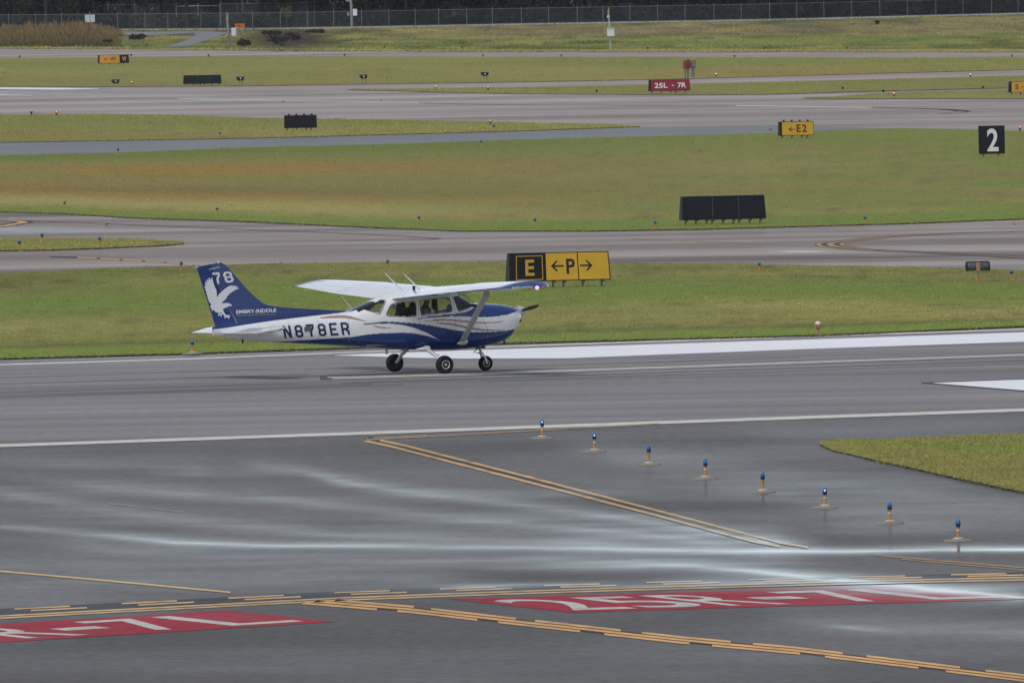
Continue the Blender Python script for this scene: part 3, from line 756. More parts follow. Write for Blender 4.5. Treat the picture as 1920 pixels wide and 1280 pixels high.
zA = lambda pts: [(660 + x / 4.8, 490 + y / 4.8) for x, y in pts]         # zoom frames the outlines were read from
zB = lambda pts: [(710 + x / 9.6, 530 + y / 9.6) for x, y in pts]
zC = lambda pts: [(350 + x / 5.12, 470 + y / 5.12) for x, y in pts]
zD = lambda pts: [(360 + x / 8, 480 + y / 8) for x, y in pts]
WIN = {
    'rear_side_window': zB([(138, 578), (150, 535), (185, 455), (215, 405), (250, 384), (330, 362), (500, 348), (625, 342), (655, 356), (672, 450), (674, 588), (655, 603), (520, 609), (330, 604), (200, 597)]),
    'door_window': zB([(740, 335), (760, 320), (1000, 290), (1235, 268), (1270, 280), (1295, 360), (1318, 480), (1312, 512), (1290, 526), (1000, 562), (800, 585), (770, 575), (755, 500)]),
    'windshield': zB([(1345, 262), (1400, 232), (1548, 222), (1606, 262), (1722, 392), (1712, 420), (1620, 462), (1500, 503), (1440, 514), (1410, 440)]),
    'rear_window': zA([(110, 433), (180, 392), (258, 345), (294, 347), (297, 372), (250, 468), (195, 456)]),
}
BLUE = [
    zA([(-830, 728), (-552, 716), (-150, 690), (0, 679), (150, 656), (300, 643), (430, 639), (560, 645), (680, 670), (760, 697), (803, 718), (1700, 717), (1700, 1000), (-830, 1000)]),
    zA([(65, 572), (150, 553), (280, 541), (400, 544), (550, 555), (700, 574), (850, 603), (1000, 628), (1100, 637), (1250, 634), (1380, 624), (1450, 611), (1560, 580), (1560, 900), (800, 900), (803, 718), (740, 680), (680, 645), (560, 597), (450, 571), (350, 560), (200, 561)]),
    zA([(545, 530), (620, 508), (700, 492), (850, 478), (960, 466), (1020, 455), (1065, 436), (1105, 405), (1128, 378), (1160, 330), (1560, 330), (1560, 430), (1490, 449), (1400, 480), (1250, 502), (1090, 500), (900, 492), (700, 506), (610, 518)]),
    zC([(280, 753), (400, 738), (500, 720), (650, 697), (800, 674), (1100, 637), (1400, 604), (1600, 579), (1700, 540), (1600, 300), (0, 60), (60, 753)]),
]
def swish(pts, th):
    p = smooth(pts, 8); n = len(p); th = th * 1.45; t = np.linspace(0, 1, n); w = th * np.sin(np.pi * t ** .8) ** .6 / 2
    return [(x, y - q) for (x, y), q in zip(p, w)] + [(x, y + q) for (x, y), q in list(zip(p, w))[::-1]]
TAN = [zA(swish([(655, 538), (800, 526), (950, 533), (1100, 548), (1250, 551), (1400, 534)], 11)),
       zA(swish([(735, 551), (900, 566), (1050, 598), (1200, 618), (1390, 616)], 14)),
       zA(swish([(180, 575), (230, 588), (290, 597), (372, 592)], 9)),
       zC(swish([(1270, 646), (1400, 635), (1520, 634), (1620, 652), (1735, 683)], 19))]
def livery(P):
    Q = np.array(P, float); Q[:, 1] = -np.abs(Q[:, 1]); px, py = proj(to_w(Q))
    c = np.tile(W_PAINT, (len(Q), 1))
    for b_ in BLUE: c[inside(b_, px, py)] = B_PAINT
    for t in TAN: c[inside(t, px, py)] = T_PAINT
    # cowling top stays blue across the centre line
    return c, px, py

NX, NT = 900, 240
def shell(name, inset, x0, x1, nx, holes, colour, mat):
    xs = np.linspace(x0, x1, nx); th = np.linspace(0, 2 * np.pi, NT, endpoint=False)
    zb, zt, w, zm, nu, nl = [a[:, None] for a in sect(xs)]
    c, s = np.cos(th)[None], np.sin(th)[None]; up = s >= 0; n = np.where(up, nu, nl)
    # quarter arcs resampled to equal spacing, so that the flat sides carry as many points as the corners
    q_ = np.linspace(0, 1, NT // 4, endpoint=False); tt = np.linspace(0, np.pi / 2, 400) ; Y_ = []; Z_ = []
    tt = np.concatenate([np.linspace(0, .02, 60) ** 2 / .02, np.linspace(.02, np.pi / 2 - .02, 300), np.pi / 2 - np.linspace(.02, 0, 60) ** 2 / .02])
    for i_ in range(nx):
        row = []
        for (n_, h_) in ((float(nu[i_, 0]), float((zt - zm)[i_, 0]) - inset), (float(nl[i_, 0]), -(float((zm - zb)[i_, 0]) - inset))):
            yy = np.clip(np.cos(tt), 0, 1) ** (2 / n_) * max(.004, float(w[i_, 0]) - inset); zz = float(zm[i_, 0]) + np.sin(tt) ** (2 / n_) * h_; yy = yy * tumble(zz)
            L_ = np.concatenate([[0], np.cumsum(np.hypot(np.diff(yy), np.diff(zz)))]); L_ /= L_[-1]
            row.append((np.interp(q_, L_, yy), np.interp(q_, L_, zz), np.interp(1 - q_, L_, yy), np.interp(1 - q_, L_, zz)))
        (a, b_, c_, d_), (e, f_, g_, h2) = row
        Y_.append(np.concatenate([a, -c_, -e, g_])); Z_.append(np.concatenate([b_, d_, f_, h2]))
    y = np.array(Y_); z = np.array(Z_)
    V = np.stack([np.repeat(xs[:, None], NT, 1), y, z], -1).reshape(-1, 3)
    i = np.arange(nx - 1)[:, None] * NT; j = np.arange(NT)[None]
    Fq = np.stack([i + j, i + (j + 1) % NT, i + NT + (j + 1) % NT, i + NT + j], -1).reshape(-1, 4)
    col, px, py = livery(V)
    cx, cz = V[:, 0], V[:, 2]
    sel = {}
    for k, p in WIN.items(): sel[k] = inside(p, px, py)
    # the windscreen wraps across the nose of the cabin, the rear window across its back
    ab = np.abs(V[:, 1])
    sel['windshield'] |= (ab < .40) & (cx > .84) & (cx < 1.235) & (cz > 1.45)
    sel['rear_window'] |= (ab < .33) & (cx > -1.66) & (cx < -1.20) & (cz > 1.4)
    return V, Fq, col, sel
V, Fq, col, sel = shell('f', 0, -5.12, 2.47, NX, True, None, None)
hole = np.zeros(len(Fq), bool); FV = V[Fq].mean(1); used = {}
for k, m in sel.items():
    fm = m[Fq].all(1) & ~hole; hole |= fm; used[k] = fm
def sub(name, V, Fq, mats, col=None, smooth=True):
    u, inv = np.unique(Fq, return_inverse=True)
    return np_mesh(name, V[u], inv.reshape(Fq.shape), mats, colors=None if col is None else col[u], smooth=smooth, parent=plane)
body = sub('fuselage', V, Fq[~hole], paint_m, col); body['label'] = 'white fuselage with blue belly and swooping stripes'
for k, m in used.items():
    for side in ((-1, 1) if 'wind' in k and k not in ('windshield', 'rear_window') else (0,)):
        mm = m if side == 0 else m & (np.sign(FV[:, 1]) == side)
        if mm.any(): sub({'rear_side_window': 'window', 'door_window': 'window'}.get(k, k), V * np.array((1, .995, 1)), Fq[mm], glass_m)
# cabin lining: an inner skin with the same openings
Vi, Fi, ci, si = shell('l', .022, -1.75, 1.28, 320, True, None, None)
hi = np.zeros(len(Fi), bool)
for k, m in si.items(): hi |= m[Fi].any(1)
sub('cabin_lining', Vi, Fi[~hi], cabin_m)
# dark rubber seals round the openings
mb = MB()
for k in ('rear_side_window', 'door_window', 'windshield', 'rear_window'):
    p = smooth(list(WIN[k]) + [WIN[k][0]], 4); Q = on_side(p[:, 0], p[:, 1], .002)
    for sgn in (1, -1):
        pts = [Vector((q[0], q[1] * sgn, q[2])) for q in Q]
        mb.tube(pts, [(.007, .007)] * len(pts), 6, cap=False)
mb.build('window_seal', dark_m, plane)
# nose bowl with two air intakes, and the panel line of the cowling
mb = MB(); zb, zt, w, zm, nu, nl = sect(np.array([2.47]))
th = np.linspace(0, 2 * np.pi, 40, endpoint=False)
ring = lambda x, k: [(x, k * float(w[0]) * np.sign(math.cos(t)) * abs(math.cos(t)) ** (2 / 2.5), float(zm[0]) + k * (np.sign(math.sin(t)) * abs(math.sin(t)) ** (2 / 2.5)) * float((zt - zm)[0] if math.sin(t) >= 0 else (zm - zb)[0])) for t in th]
r0, r1 = ring(2.468, 1.0), ring(2.50, .82)
mb.add(r0 + r1, [(i, (i + 1) % 40, 40 + (i + 1) % 40, 40 + i) for i in range(40)] + [tuple(range(40, 80))])
nose = mb.build('nose_bowl', white_m, plane, True)
for sgn in (-1, 1): mb = MB(); mb.tube([(2.48, sgn * .10, 1.12), (2.512, sgn * .10, 1.12)], [(.05, .05), (.045, .045)], 16); mb.build('air_intake', dark_m, plane)
def decal_strip(pts, half, name, mat, out=.004):
    p = smooth(pts, 6); d = np.gradient(p, axis=0); d /= np.linalg.norm(d, axis=1)[:, None]; nn = np.stack([-d[:, 1], d[:, 0]], 1)
    A, B_ = on_side(*(p + nn * half).T, out), on_side(*(p - nn * half).T, out); k = len(p); i = np.arange(k - 1)
    return np_mesh(name, np.concatenate([A, B_]), np.stack([i, i + 1, i + 1 + k, i + k], 1), mat, parent=plane)
seam_m = simple('panel_gap', (.10, .10, .12), .7, .2)
decal_strip(zA([(1178, 395), (1172, 460), (1180, 525), (1198, 570), (1222, 605), (1218, 720)]), .28, 'cowling_seam', seam_m)
decal_strip(zB([(700, 330), (712, 450), (722, 600), (745, 760), (800, 880)]), .22, 'door_seam', seam_m)
decal_strip(zB([(1322, 250), (1352, 420), (1375, 560), (1380, 760), (1360, 880)]), .22, 'door_seam', seam_m)
for xx in (-1.95, -2.65, -3.35, -4.05):                              # skin joints of the tail cone
    zb_, zt_2 = float(np.interp(xx, bx_, bz_)), float(np.interp(xx, tx_, tz_))
    zz_ = np.linspace(zb_ + .10, zt_2 - .06, 24); yy_ = y_side(np.full(24, xx), zz_) + .003
    for sgn in (-1, 1):
        Vs = np.concatenate([np.stack([np.full(24, xx - .004), sgn * yy_, zz_], 1), np.stack([np.full(24, xx + .004), sgn * yy_, zz_], 1)]); ii = np.arange(23)
        np_mesh('skin_joint', Vs, np.stack([ii, ii + 1, ii + 25, ii + 24], 1), simple('skin_joint_grey', (.36, .36, .38), .5, .3), parent=plane)
mb = MB(); hd = on_side(np.array([805.]), np.array([602.]), .012)[0]; mb.box(hd, (.14, .02, .03), bev=.006); mb.build('door_handle', alu_m, plane)
for px, py in ((922, 597.5), (936, 595), (943, 594), (951, 592.5), (966, 586.5), (916, 590)):
    mb = MB(); q = on_side(np.array([px]), np.array([py]), .004)[0]; mb.lathe([(.010, -.004), (.010, .004), (.006, .006)], tuple(q), 8, axis='y'); mb.build('fastener', seam_m, plane)

def letters(name, vf, bl, br, tl, mat, out=.005, fn=None, parent=None):
    v, f = vf; bl, br, tl = [np.array(q, float) for q in (bl, br, tl)]
    q = bl + v[:, :1] * (br - bl) + v[:, 1:] * (tl - bl); q, f = refine(q, f, 3.0); P = (fn or on_side)(q[:, 0], q[:, 1], out)
    mb = MB(); mb.add(P, f); return mb.build(name, mat, parent or plane)
navy_ink = simple('navy_lettering', (.012, .018, .085), .4, .4, var=.03)
white_ink = simple('white_lettering', (.72, .73, .74), .4, .4, var=.03)
grey_ink = simple('grey_lettering', (.30, .30, .33), .4, .4, var=.03)
letters('registration', block_text('N878ER', .30), (533.5, 634.2), (656.5, 627), (529, 610.8), navy_ink, .006)
pq = on_side(np.array([570.5, 582.5, 582.5, 570]), np.array([622, 621, 612, 612.6]), .012)
mb = MB(); mb.add(pq, [(0, 1, 2, 3)]); mb.build('grey_patch', simple('grey_green_patch', (.115, .13, .115), .6, .2), plane)
# static dots

# ---- fin and rudder
def curve(pts, Y=0.0):
    P = np.array(pts, float); x, z = loc(P[:, 0], P[:, 1], Y); i = np.argsort(z); return z[i], x[i]
le_z, le_x = curve([(660, 583.2), (584, 579.5), (530, 576.2), (504, 573), (497, 570.6), (490.6, 567), (479, 557.4), (466, 545), (440, 515.5), (424, 498), (418.5, 494.2), (414.5, 492.8)])
te_z, te_x = curve([(368.3, 500.2), (380, 537), (394, 580), (405.2, 616.5), (407.5, 628)])
hg_z, hg_x = curve([(395, 494.5), (414, 548), (431, 584), (447.6, 614.5), (449, 628)])
top_z = lambda x: np.interp(x, [te_x[-1], le_x[-1]], [te_z[-1] + .0, le_z[-1] + .02])
def fin_half(name, fa, fb, ta, tb, z0, zcap, nz, nc, col_fn):
    """lofted blade between two chordwise edges; ta/tb are the half thicknesses at its front and back edge"""
    V = []; zs = np.linspace(z0, 1, nz); side = []
    u = np.linspace(0, 1, nc)
    for sgn in (-1, 1):
        rows = []
        for q in zs:
            zz = z0r + (q - z0) / (1 - z0) * (zcap - z0r)
            a, b_ = fa(zz), fb(zz); x = a + (b_ - a) * u
            zc_ = np.minimum(zz, top_z(x))
            th = (ta + (tb - ta) * u) ; th = th * np.interp(u, [0, .06, .25, 1], [.12, .6, 1, 1] if ta < .03 else [1, 1, 1, 1]) * np.interp(zz, [1.1, 1.6, 2.6], [1.0, .85, .6])
            rows.append(np.stack([x, sgn * th, zc_], 1))
        V.append(np.concatenate(rows))
    V = np.concatenate(V); i = np.arange(nz - 1)[:, None] * nc; j = np.arange(nc - 1)[None]
    q0 = np.stack([i + j, i + j + 1, i + nc + j + 1, i + nc + j], -1).reshape(-1, 4); N = nz * nc
    e = []
    for a in (np.arange(nz - 1) * nc, np.arange(nz - 1) * nc + nc - 1): e.append(np.stack([a, a + nc, a + nc + N, a + N], 1))
    t = (nz - 1) * nc + np.arange(nc - 1); e.append(np.stack([t, t + 1, t + 1 + N, t + N], 1))
    b0 = np.arange(nc - 1); e.append(np.stack([b0, b0 + 1, b0 + 1 + N, b0 + N], 1))
    o = np_mesh(name, V, np.concatenate([q0, q0[:, ::-1] + N] + e), paint_m, colors=livery(V)[0], parent=plane)
    return o
z0r = 1.06
LE = lambda z: np.interp(z, le_z, le_x); TE = lambda z: np.interp(z, te_z, te_x); HG = lambda z: np.interp(z, hg_z, hg_x)
fin_half('fin', LE, lambda z: HG(z) + .012, .018, .055, 0, float(le_z[-1]) + .01, 90, 60, None)
fin_half('rudder', lambda z: HG(z) - .012, TE, .055, .008, 0, float(le_z[-1]) - .005, 90, 40, None)
def fin_y(x, z):
    h = HG(z); a = LE(z); b_ = TE(z); k = np.interp(z, [1.1, 1.6, 2.6], [1.0, .85, .6])
    u1 = np.clip((a - x) / np.maximum(a - h, .05), 0, 1); u2 = np.clip((h - x) / np.maximum(h - b_, .05), 0, 1)
    return np.where(x > h, (.018 + .037 * u1), .055 - .047 * u2) * k
def on_fin(px, py, out=.004):
    px = np.asarray(px, float); Y = np.full(px.shape, -.04)
    for k in range(4):
        r = ray(px, np.asarray(py, float)) @ MW; t = (Y - CPL[1]) / r[..., 1]; q = CPL + t[..., None] * r
        Y = -fin_y(q[..., 0], q[..., 2])
    return np.stack([q[..., 0], Y - out, q[..., 2]], -1)
EAGLE = zD([(300, 312), (287, 330), (292, 352), (280, 352), (252, 322), (245, 340), (258, 368), (240, 362), (222, 345), (218, 362), (235, 395), (222, 392), (200, 375), (196, 395), (222, 432), (192, 408), (191, 428), (215, 458), (188, 445), (184, 462), (212, 500), (192, 490), (195, 508), (215, 535), (212, 560), (226, 590), (232, 625), (246, 660), (262, 700), (292, 720), (285, 735), (268, 738), (276, 765), (290, 790), (302, 822), (318, 806), (334, 818), (352, 840), (385, 848), (402, 858), (392, 880), (386, 905), (402, 895), (412, 878), (424, 888), (436, 910), (446, 905), (440, 884), (456, 878), (452, 866), (428, 862), (405, 846), (430, 844), (450, 862), (470, 880), (488, 905), (490, 940), (503, 930), (505, 912), (530, 920), (552, 940), (562, 930), (545, 910), (570, 905), (572, 892), (545, 886), (510, 884), (492, 862), (475, 838), (466, 812), (465, 790), (490, 778), (530, 765), (552, 748), (572, 745), (596, 750), (596, 738), (580, 722), (552, 706), (520, 704), (470, 706), (435, 700), (490, 660), (508, 640), (530, 600), (560, 565), (620, 525), (660, 500), (704, 487), (690, 478), (664, 482), (690, 464), (676, 458), (640, 470), (668, 448), (650, 446), (612, 462), (640, 444), (620, 442), (590, 455), (605, 440), (580, 442), (545, 455), (500, 485), (450, 525), (425, 550), (400, 575), (378, 615), (370, 590), (368, 545), (366, 515), (345, 470), (325, 420), (310, 360)])
def poly_decal(name, poly, mat, fn, out=.006):
    from mathutils.geometry import delaunay_2d_cdt
    n = len(poly); r_ = delaunay_2d_cdt([Vector((x, -y)) for x, y in poly], [(i, (i + 1) % n) for i in range(n)], [], 1, 1e-4)
    v = np.array([tuple(p) for p in r_[0]]); f = [tuple(t) for t in r_[2]]
    c_ = np.array([v[list(t)].mean(0) for t in f]); keep = inside([(x, -y) for x, y in poly], c_[:, 0], c_[:, 1]); f = [t for t, k in zip(f, keep) if k]
    v, f = refine(v, f, 4.0); mb = MB(); mb.add(fn(v[:, 0], -v[:, 1], out), f); return mb.build(name, mat, plane)
poly_decal('eagle_emblem', EAGLE, white_ink, on_fin)
P8 = lambda x, y: (360 + x / 8, 480 + y / 8)
mb7 = letters('fleet_number', block_text('7', w=.19), P8(340, 418), P8(445, 412), P8(300, 252), white_ink, .006, on_fin)
letters('fleet_number', block_text('8', w=.17), P8(508, 408), P8(636, 386), P8(452, 246), white_ink, .006, on_fin)
poly_decal('tail_stripe', zD([(254, 196), (412, 158), (414, 168), (256, 206)]), white_ink, on_fin)
letters('operator_name', text_mesh('EMBRY-RIDDLE', .028), P8(660, 864), P8(1262, 836), P8(658, 812), white_ink, .012, on_fin)
letters('operator_name', text_mesh('Aeronautical University', .0), P8(664, 914), P8(1262, 896), P8(660, 868), grey_ink, .012, on_fin)
mb = MB(); q = lp(409.5, 491.5, 0); mb.lathe([(.022, -.04), (.024, 0), (.016, .025), (.006, .035)], tuple(q), 12); mb.build('tail_beacon', simple('pale_lens', (.6, .6, .62), .2, .5), plane, True)
mb = MB(); q = lp(367, 501, 0); mb.tube([q + (.06, 0, 0), q - (.015, 0, 0)], [.014, .012], 8); mb.build('tail_light', simple('pale_lens', (.6, .6, .62), .2, .5), plane, True)

# ---- wing
def foil(n=26):
    t = .5 * (1 - np.cos(np.linspace(0, np.pi, n))); yt = .6 * (.2969 * np.sqrt(t) - .126 * t - .3516 * t ** 2 + .2843 * t ** 3 - .1036 * t ** 4)
    yc = np.where(t < .4, .02 / .16 * (.8 * t - t * t), .02 / .36 * (.2 + .8 * t - t * t)); return t, yt, yc
def wing_at(s):
    a = abs(s); k = np.clip((a - 2.55) / 2.95, 0, 1)
    xl = .78 - .20 * k; xt = -.85 + .34 * k
    zl = 1.835 + .030 * a; zt_ = 1.665 + .054 * a
    return xl, xt, zl, zt_, 1.0
def wing_pts(s, c0, c1, up=True, n=26):
    xl, xt, zl, zt_, th = wing_at(s); a = abs(s)
    tip = np.clip((a - 5.30) / .22, 0, 1); sh = math.sqrt(max(0.0, 1 - tip ** 2)) if tip < 1 else 0.05; sh = max(sh, .06)
    t, yt, yc = foil(n); t = c0 + (c1 - c0) * t
    yt = .6 * (.2969 * np.sqrt(t) - .126 * t - .3516 * t ** 2 + .2843 * t ** 3 - .1036 * t ** 4) + .001
    yc = np.where(t < .4, .02 / .16 * (.8 * t - t * t), .02 / .36 * (.2 + .8 * t - t * t))
    ch = xl - xt; xm = xl - .45 * ch; kx = .80 + .20 * sh
    x = xm + (xl - ch * t - xm) * kx; zc_ = zl + (zt_ - zl) * t + yc * ch - .05 * tip
    thick = yt * ch * (1.12 if a > 2.6 else 1.0) * sh
    U = np.stack([x, np.full(len(t), s), zc_ + thick], 1); L_ = np.stack([x, np.full(len(t), s), zc_ - thick], 1)
    return U, L_, t
def wing_blue(P, tt):
    a = np.abs(P[:, 1]); c = np.tile(W_PAINT, (len(P), 1))
    c[(a > 5.22 - .62 * (1 - tt)) & (a > 4.55)] = B_PAINT
    return c
def wing_part(name, s0, s1, c0, c1, ns):
    ss = np.linspace(s0, s1, ns)
    if abs(s1) > 5.29: ss = np.sort(np.concatenate([ss, np.sign(s1) * (5.30 + .22 * np.sin(np.linspace(0, np.pi / 2, 9)))]))
    if s1 < s0: ss = ss[::-1]
    V = []; C_ = []
    for s in ss:
        U, L_, t = wing_pts(s, c0, c1); V.append(np.concatenate([U, L_[::-1]])); tt = np.concatenate([t, t[::-1]]); C_.append(wing_blue(V[-1], tt))
    m = len(V[0]); n = len(ss); V = np.concatenate(V); i = np.arange(n - 1)[:, None] * m; j = np.arange(m)[None]
    Fq = np.stack([i + j, i + (j + 1) % m, i + m + (j + 1) % m, i + m + j], -1).reshape(-1, 4)
    h = m // 2; caps = []
    for b_ in (0, (n - 1) * m): caps.append(np.stack([b_ + np.arange(h - 1), b_ + np.arange(1, h), b_ + m - 2 - np.arange(h - 1), b_ + m - 1 - np.arange(h - 1)], 1))
    o = np_mesh(name, V, np.concatenate([Fq] + caps), paint_m, colors=np.concatenate(C_), parent=plane, smooth=True)
    try: o.data.set_sharp_from_angle(angle=math.radians(35))
    except Exception: pass
    return o
wing_part('wing', -5.52, 5.52, 0.0, .735, 60)
for sg in (-1, 1):
    wing_part('flap', .58 * sg, 2.60 * sg, .742, 1.0, 10)
    wing_part('aileron', 2.63 * sg, 5.24 * sg, .745, 1.0, 12)
    wing_part('wing_tip', 5.25 * sg, 5.52 * sg, .742, 1.0, 4)
wing_part('wing_root', -.56, .56, .742, .98, 6)
# strobe, tip lights and the small name on the near wing tip
def lamp(name, p, r, mat):
    mb = MB(); mb.lathe([(r * math.sin(a), -r * math.cos(a)) for a in np.linspace(.05, 3.09, 9)], tuple(p), 14); return mb.build(name, mat, plane, True)
lamp('strobe_light', lp(1007, 539.3, -5.56), .046, emitter('strobe_glow', (.78, .38, 1.0), 1.5))
lamp('navigation_light', lp(1025.5, 537, -5.42), .05, simple('green_white_lens', (.5, .52, .52), .15, .6))
lamp('navigation_light', np.array((.50, 5.46, 2.0)), .05, simple('red_lens', (.35, .03, .03), .15, .6))
def on_tip(px, py, out=0):
    px = np.asarray(px, float); r = ray(px, np.asarray(py, float)) @ MW; t = (-5.535 - CPL[1]) / r[..., 1]; return CPL + t[..., None] * r
letters('operator_name', text_mesh('EMBRY-RIDDLE', .03), (960, 540.8), (998.5, 539.2), (960, 537.6), white_ink, 0, on_tip)
# wing struts with their fairings
def faired(a, b_, ch, tk, name, mat):
    mb = MB(); a, b_ = Vector(a), Vector(b_); d = (b_ - a).normalized(); x = Vector((1, 0, 0)); x = (x - d * x.dot(d)).normalized(); y = d.cross(x)
    vs = []; n = 16
    for p in (a, b_):
        for k in range(n):
            t = 2 * math.pi * k / n; vs.append(p + x * (ch / 2 * math.cos(t)) + y * (tk / 2 * math.sin(t)))
    mb.add(vs, [(k, (k + 1) % n, n + (k + 1) % n, n + k) for k in range(n)] + [tuple(range(n)), tuple(range(n, 2 * n))])
    return mb.build(name, mat, plane, True)
st_a, st_b = lp(866.5, 641, -.56), lp(912.5, 551, -2.78)
for sg in (1, -1):
    a = st_a * (1, sg, 1); b_ = st_b * (1, sg, 1)
    faired(a, b_, .155, .06, 'wing_strut', grey_metal)
    mb = MB(); d = (b_ - a) / np.linalg.norm(b_ - a)
    mb.tube([a + (-.13, 0.0, -.035), a + (-.06, -.02 * sg, -.02), a + (.02, -.03 * sg, 0), a + (.10, -.015 * sg, .015), a + (.125, 0, .02)], [(.012, .01), (.05, .05), (.072, .06), (.055, .05), (.01, .01)], 12)
    mb.build('strut_fairing', grey_metal, plane, True)
    mb = MB(); mb.tube([b_ - d * .10, b_ + d * .03], [(.09, .05), (.13, .06)], 12); mb.build('strut_fairing', grey_metal, plane, True)
# antennas
for (x0, y0, x1, y1, Y) in ((755, 545, 722.5, 513, .05), (791, 545.5, 757.5, 514, -.05)):
    mb = MB(); mb.tube([lp(x0, y0, Y), lp((x0 + x1) / 2, (y0 + y1) / 2, Y), lp(x1, y1, Y)], [(.022, .014), (.016, .01), (.008, .006)], 8); mb.build('antenna', white_m, plane, True)
mb = MB(); mb.tube([lp(663, 583, 0), lp(652, 569.5, 0), lp(641, 556, 0)], [.016, .010, .006], 8); mb.build('antenna', white_m, plane, True)
mb = MB(); q = lp(776, 537.5, 0); mb.tube([q - (0, 0, .08), q + (0, 0, .02)], [.03, .035], 10); mb.build('roof_vent', dark_m, plane)
mb = MB(); q = lp(840, 537, 0.6); mb.lathe([(.05, -.06), (.05, 0), (.02, .025)], tuple(q), 10); mb.build('fuel_cap', simple('red_cap', (.28, .04, .04), .4, .4), plane)
# ---- tailplane
def tail_part(name, s_list, fa, fb, tk0, tk1, blue_le):
    V = []; C_ = []; n = 12
    for s in s_list:
        a, b_ = fa(s), fb(s); u = .5 * (1 - np.cos(np.linspace(0, np.pi, n)))
        x = a[0] + (b_[0] - a[0]) * u; z = a[1] + (b_[1] - a[1]) * u; th = np.interp(u, [0, .12, .4, 1], [.15, .75, 1, 1]) * (tk0 + (tk1 - tk0) * u) if blue_le else tk0 + (tk1 - tk0) * u
        if abs(s) > 1.68: th = th * .35
        V.append(np.concatenate([np.stack([x, 0 * x + s, z + th], 1), np.stack([x, 0 * x + s, z - th], 1)[::-1]]))
        c = np.tile(W_PAINT, (2 * n, 1))
        if blue_le: c[:n][u < .05] = B_PAINT; c[n:][(u[::-1] < .55) & (abs(s) > .5)] = B_PAINT
        C_.append(c)
    m = 2 * n; k = len(s_list); V = np.concatenate(V); i = np.arange(k - 1)[:, None] * m; j = np.arange(m)[None]
    Fq = [np.stack([i + j, i + (j + 1) % m, i + m + (j + 1) % m, i + m + j], -1).reshape(-1, 4)]
    for b_ in (0, (k - 1) * m): Fq.append(np.stack([b_ + np.arange(n - 1), b_ + np.arange(1, n), b_ + m - 2 - np.arange(n - 1), b_ + m - 1 - np.arange(n - 1)], 1))
    o = np_mesh(name, V, np.concatenate(Fq), paint_m, colors=np.concatenate(C_), parent=plane, smooth=True)
    try: o.data.set_sharp_from_angle(angle=math.radians(35))
    except Exception: pass
hl = lambda s: (-3.72 - .24 * abs(s), 1.135 - .005 * abs(s)); hh = lambda s: (-4.42 - .045 * abs(s), 1.085); ht = lambda s: (-4.95 + .06 * abs(s), 1.03)
for sg in (-1, 1):
    ss = [.06 * sg, .6 * sg, 1.2 * sg, 1.62 * sg, 1.70 * sg, 1.72 * sg]
    tail_part('tailplane', ss, hl, lambda s: (hh(s)[0] + .01, hh(s)[1]), .045, .045, True)
    tail_part('elevator', ss, lambda s: (hh(s)[0] - .01, hh(s)[1]), ht, .045, .006, False)
mb = MB(); q = lp(453, 632, -.05); mb.tube([q, q + (.02, 0, -.09)], .016, 8); mb.tube([q + (.02, -.02, -.09), q + (.03, .02, -.12)], .022, 8); mb.build('tie_down_ring', dark_m, plane)
# ---- undercarriage
def wheel(c, r, w, sg):
    mb = MB(); prof = [(r * .50, -w * .42), (r * .62, -w * .5), (r * .86, -w * .47), (r * .965, -w * .30), (r, -w * .12), (r, w * .12), (r * .965, w * .30), (r * .86, w * .47), (r * .62, w * .5), (r * .50, w * .42)]
    mb.lathe(prof, c, 32, axis='y'); t = mb.build('tyre', tyre_m, None, True)
    mb = MB(); a = -1 if sg < 0 else 1
    rim = [(r * .50, -a * w * .40), (r * .50, a * w * .43), (r * .44, a * w * .47), (r * .36, a * w * .40), (r * .30, a * w * .18), (r * .18, a * w * .16), (r * .16, a * w * .42), (r * .08, a * w * .46)]
    mb.lathe(rim, c, 24, axis='y'); h = mb.build('rim', alu_m, None, True)
    e = bpy.data.objects.new('wheel', None); COL.objects.link(e); e.parent = plane; t.parent = e; h.parent = e; return e
rM, rN = .206, .170
for sg in (-1, 1):
    gz = math.tan(-ROLL) * 1.27 * sg * 1.0
    c = (.0, 1.27 * sg, rM + (.0127 if sg > 0 else -.0127)); wheel(c, rM, .17, sg)
    a = lp(800, 654, -.50) * (1, -sg, 1)
    mb = MB(); mid = Vector(a) * .5 + Vector((0.0, 1.16 * sg, .25)) * .5
    mb.tube([Vector(a) + Vector((0, -.1 * sg, .06)), Vector(a), mid + Vector((-.0, 0, .02)), Vector((.02, 1.17 * sg, c[2] + .02)), Vector((0, 1.20 * sg, c[2]))], [.055, .05, .042, .036, .034], 12)
    mb.build('gear_leg', grey_metal if sg > 0 else white_m, plane, True)  # far leg is coloured grey in place of its shade
    mb = MB(); av = np.array(a)
    mb.tube([av + (-.26, -.03 * sg, -.005), av + (-.15, 0, 0.0), av + (-.04, .02 * sg, .0), av + (.05, .02 * sg, .02), av + (.09, -.02 * sg, .03)], [(.008, .008), (.035, .04), (.065, .06), (.06, .05), (.01, .01)], 12); mb.build('gear_fairing', white_m, plane, True)
    mb = MB(); mb.box((.03, 1.16 * sg, c[2] - .05), (.12, .05, .10), bev=.02); mb.build('brake_caliper', dark_m, plane)
    mb = MB(); q = Vector(a) * .45 + Vector((.02, 1.17 * sg, c[2] + .02)) * .55; mb.box((q.x + .03, q.y, q.z + .05), (.10, .10, .02), bev=.01); mb.build('step', white_m, plane)
nx_ = 1.655; wheel((nx_, 0, rN), rN, .13, -1)
mb = MB()
for sg in (-1, 1): mb.tube([(nx_ - .10, .045 * sg, .395), (nx_ - .05, .085 * sg, .30), (nx_, .088 * sg, rN)], [.022, .024, .02], 8)
mb.tube([(nx_ - .10, -.06, .40), (nx_ - .10, .06, .40)], .03, 8); mb.build('nose_fork', white_m, plane, True)
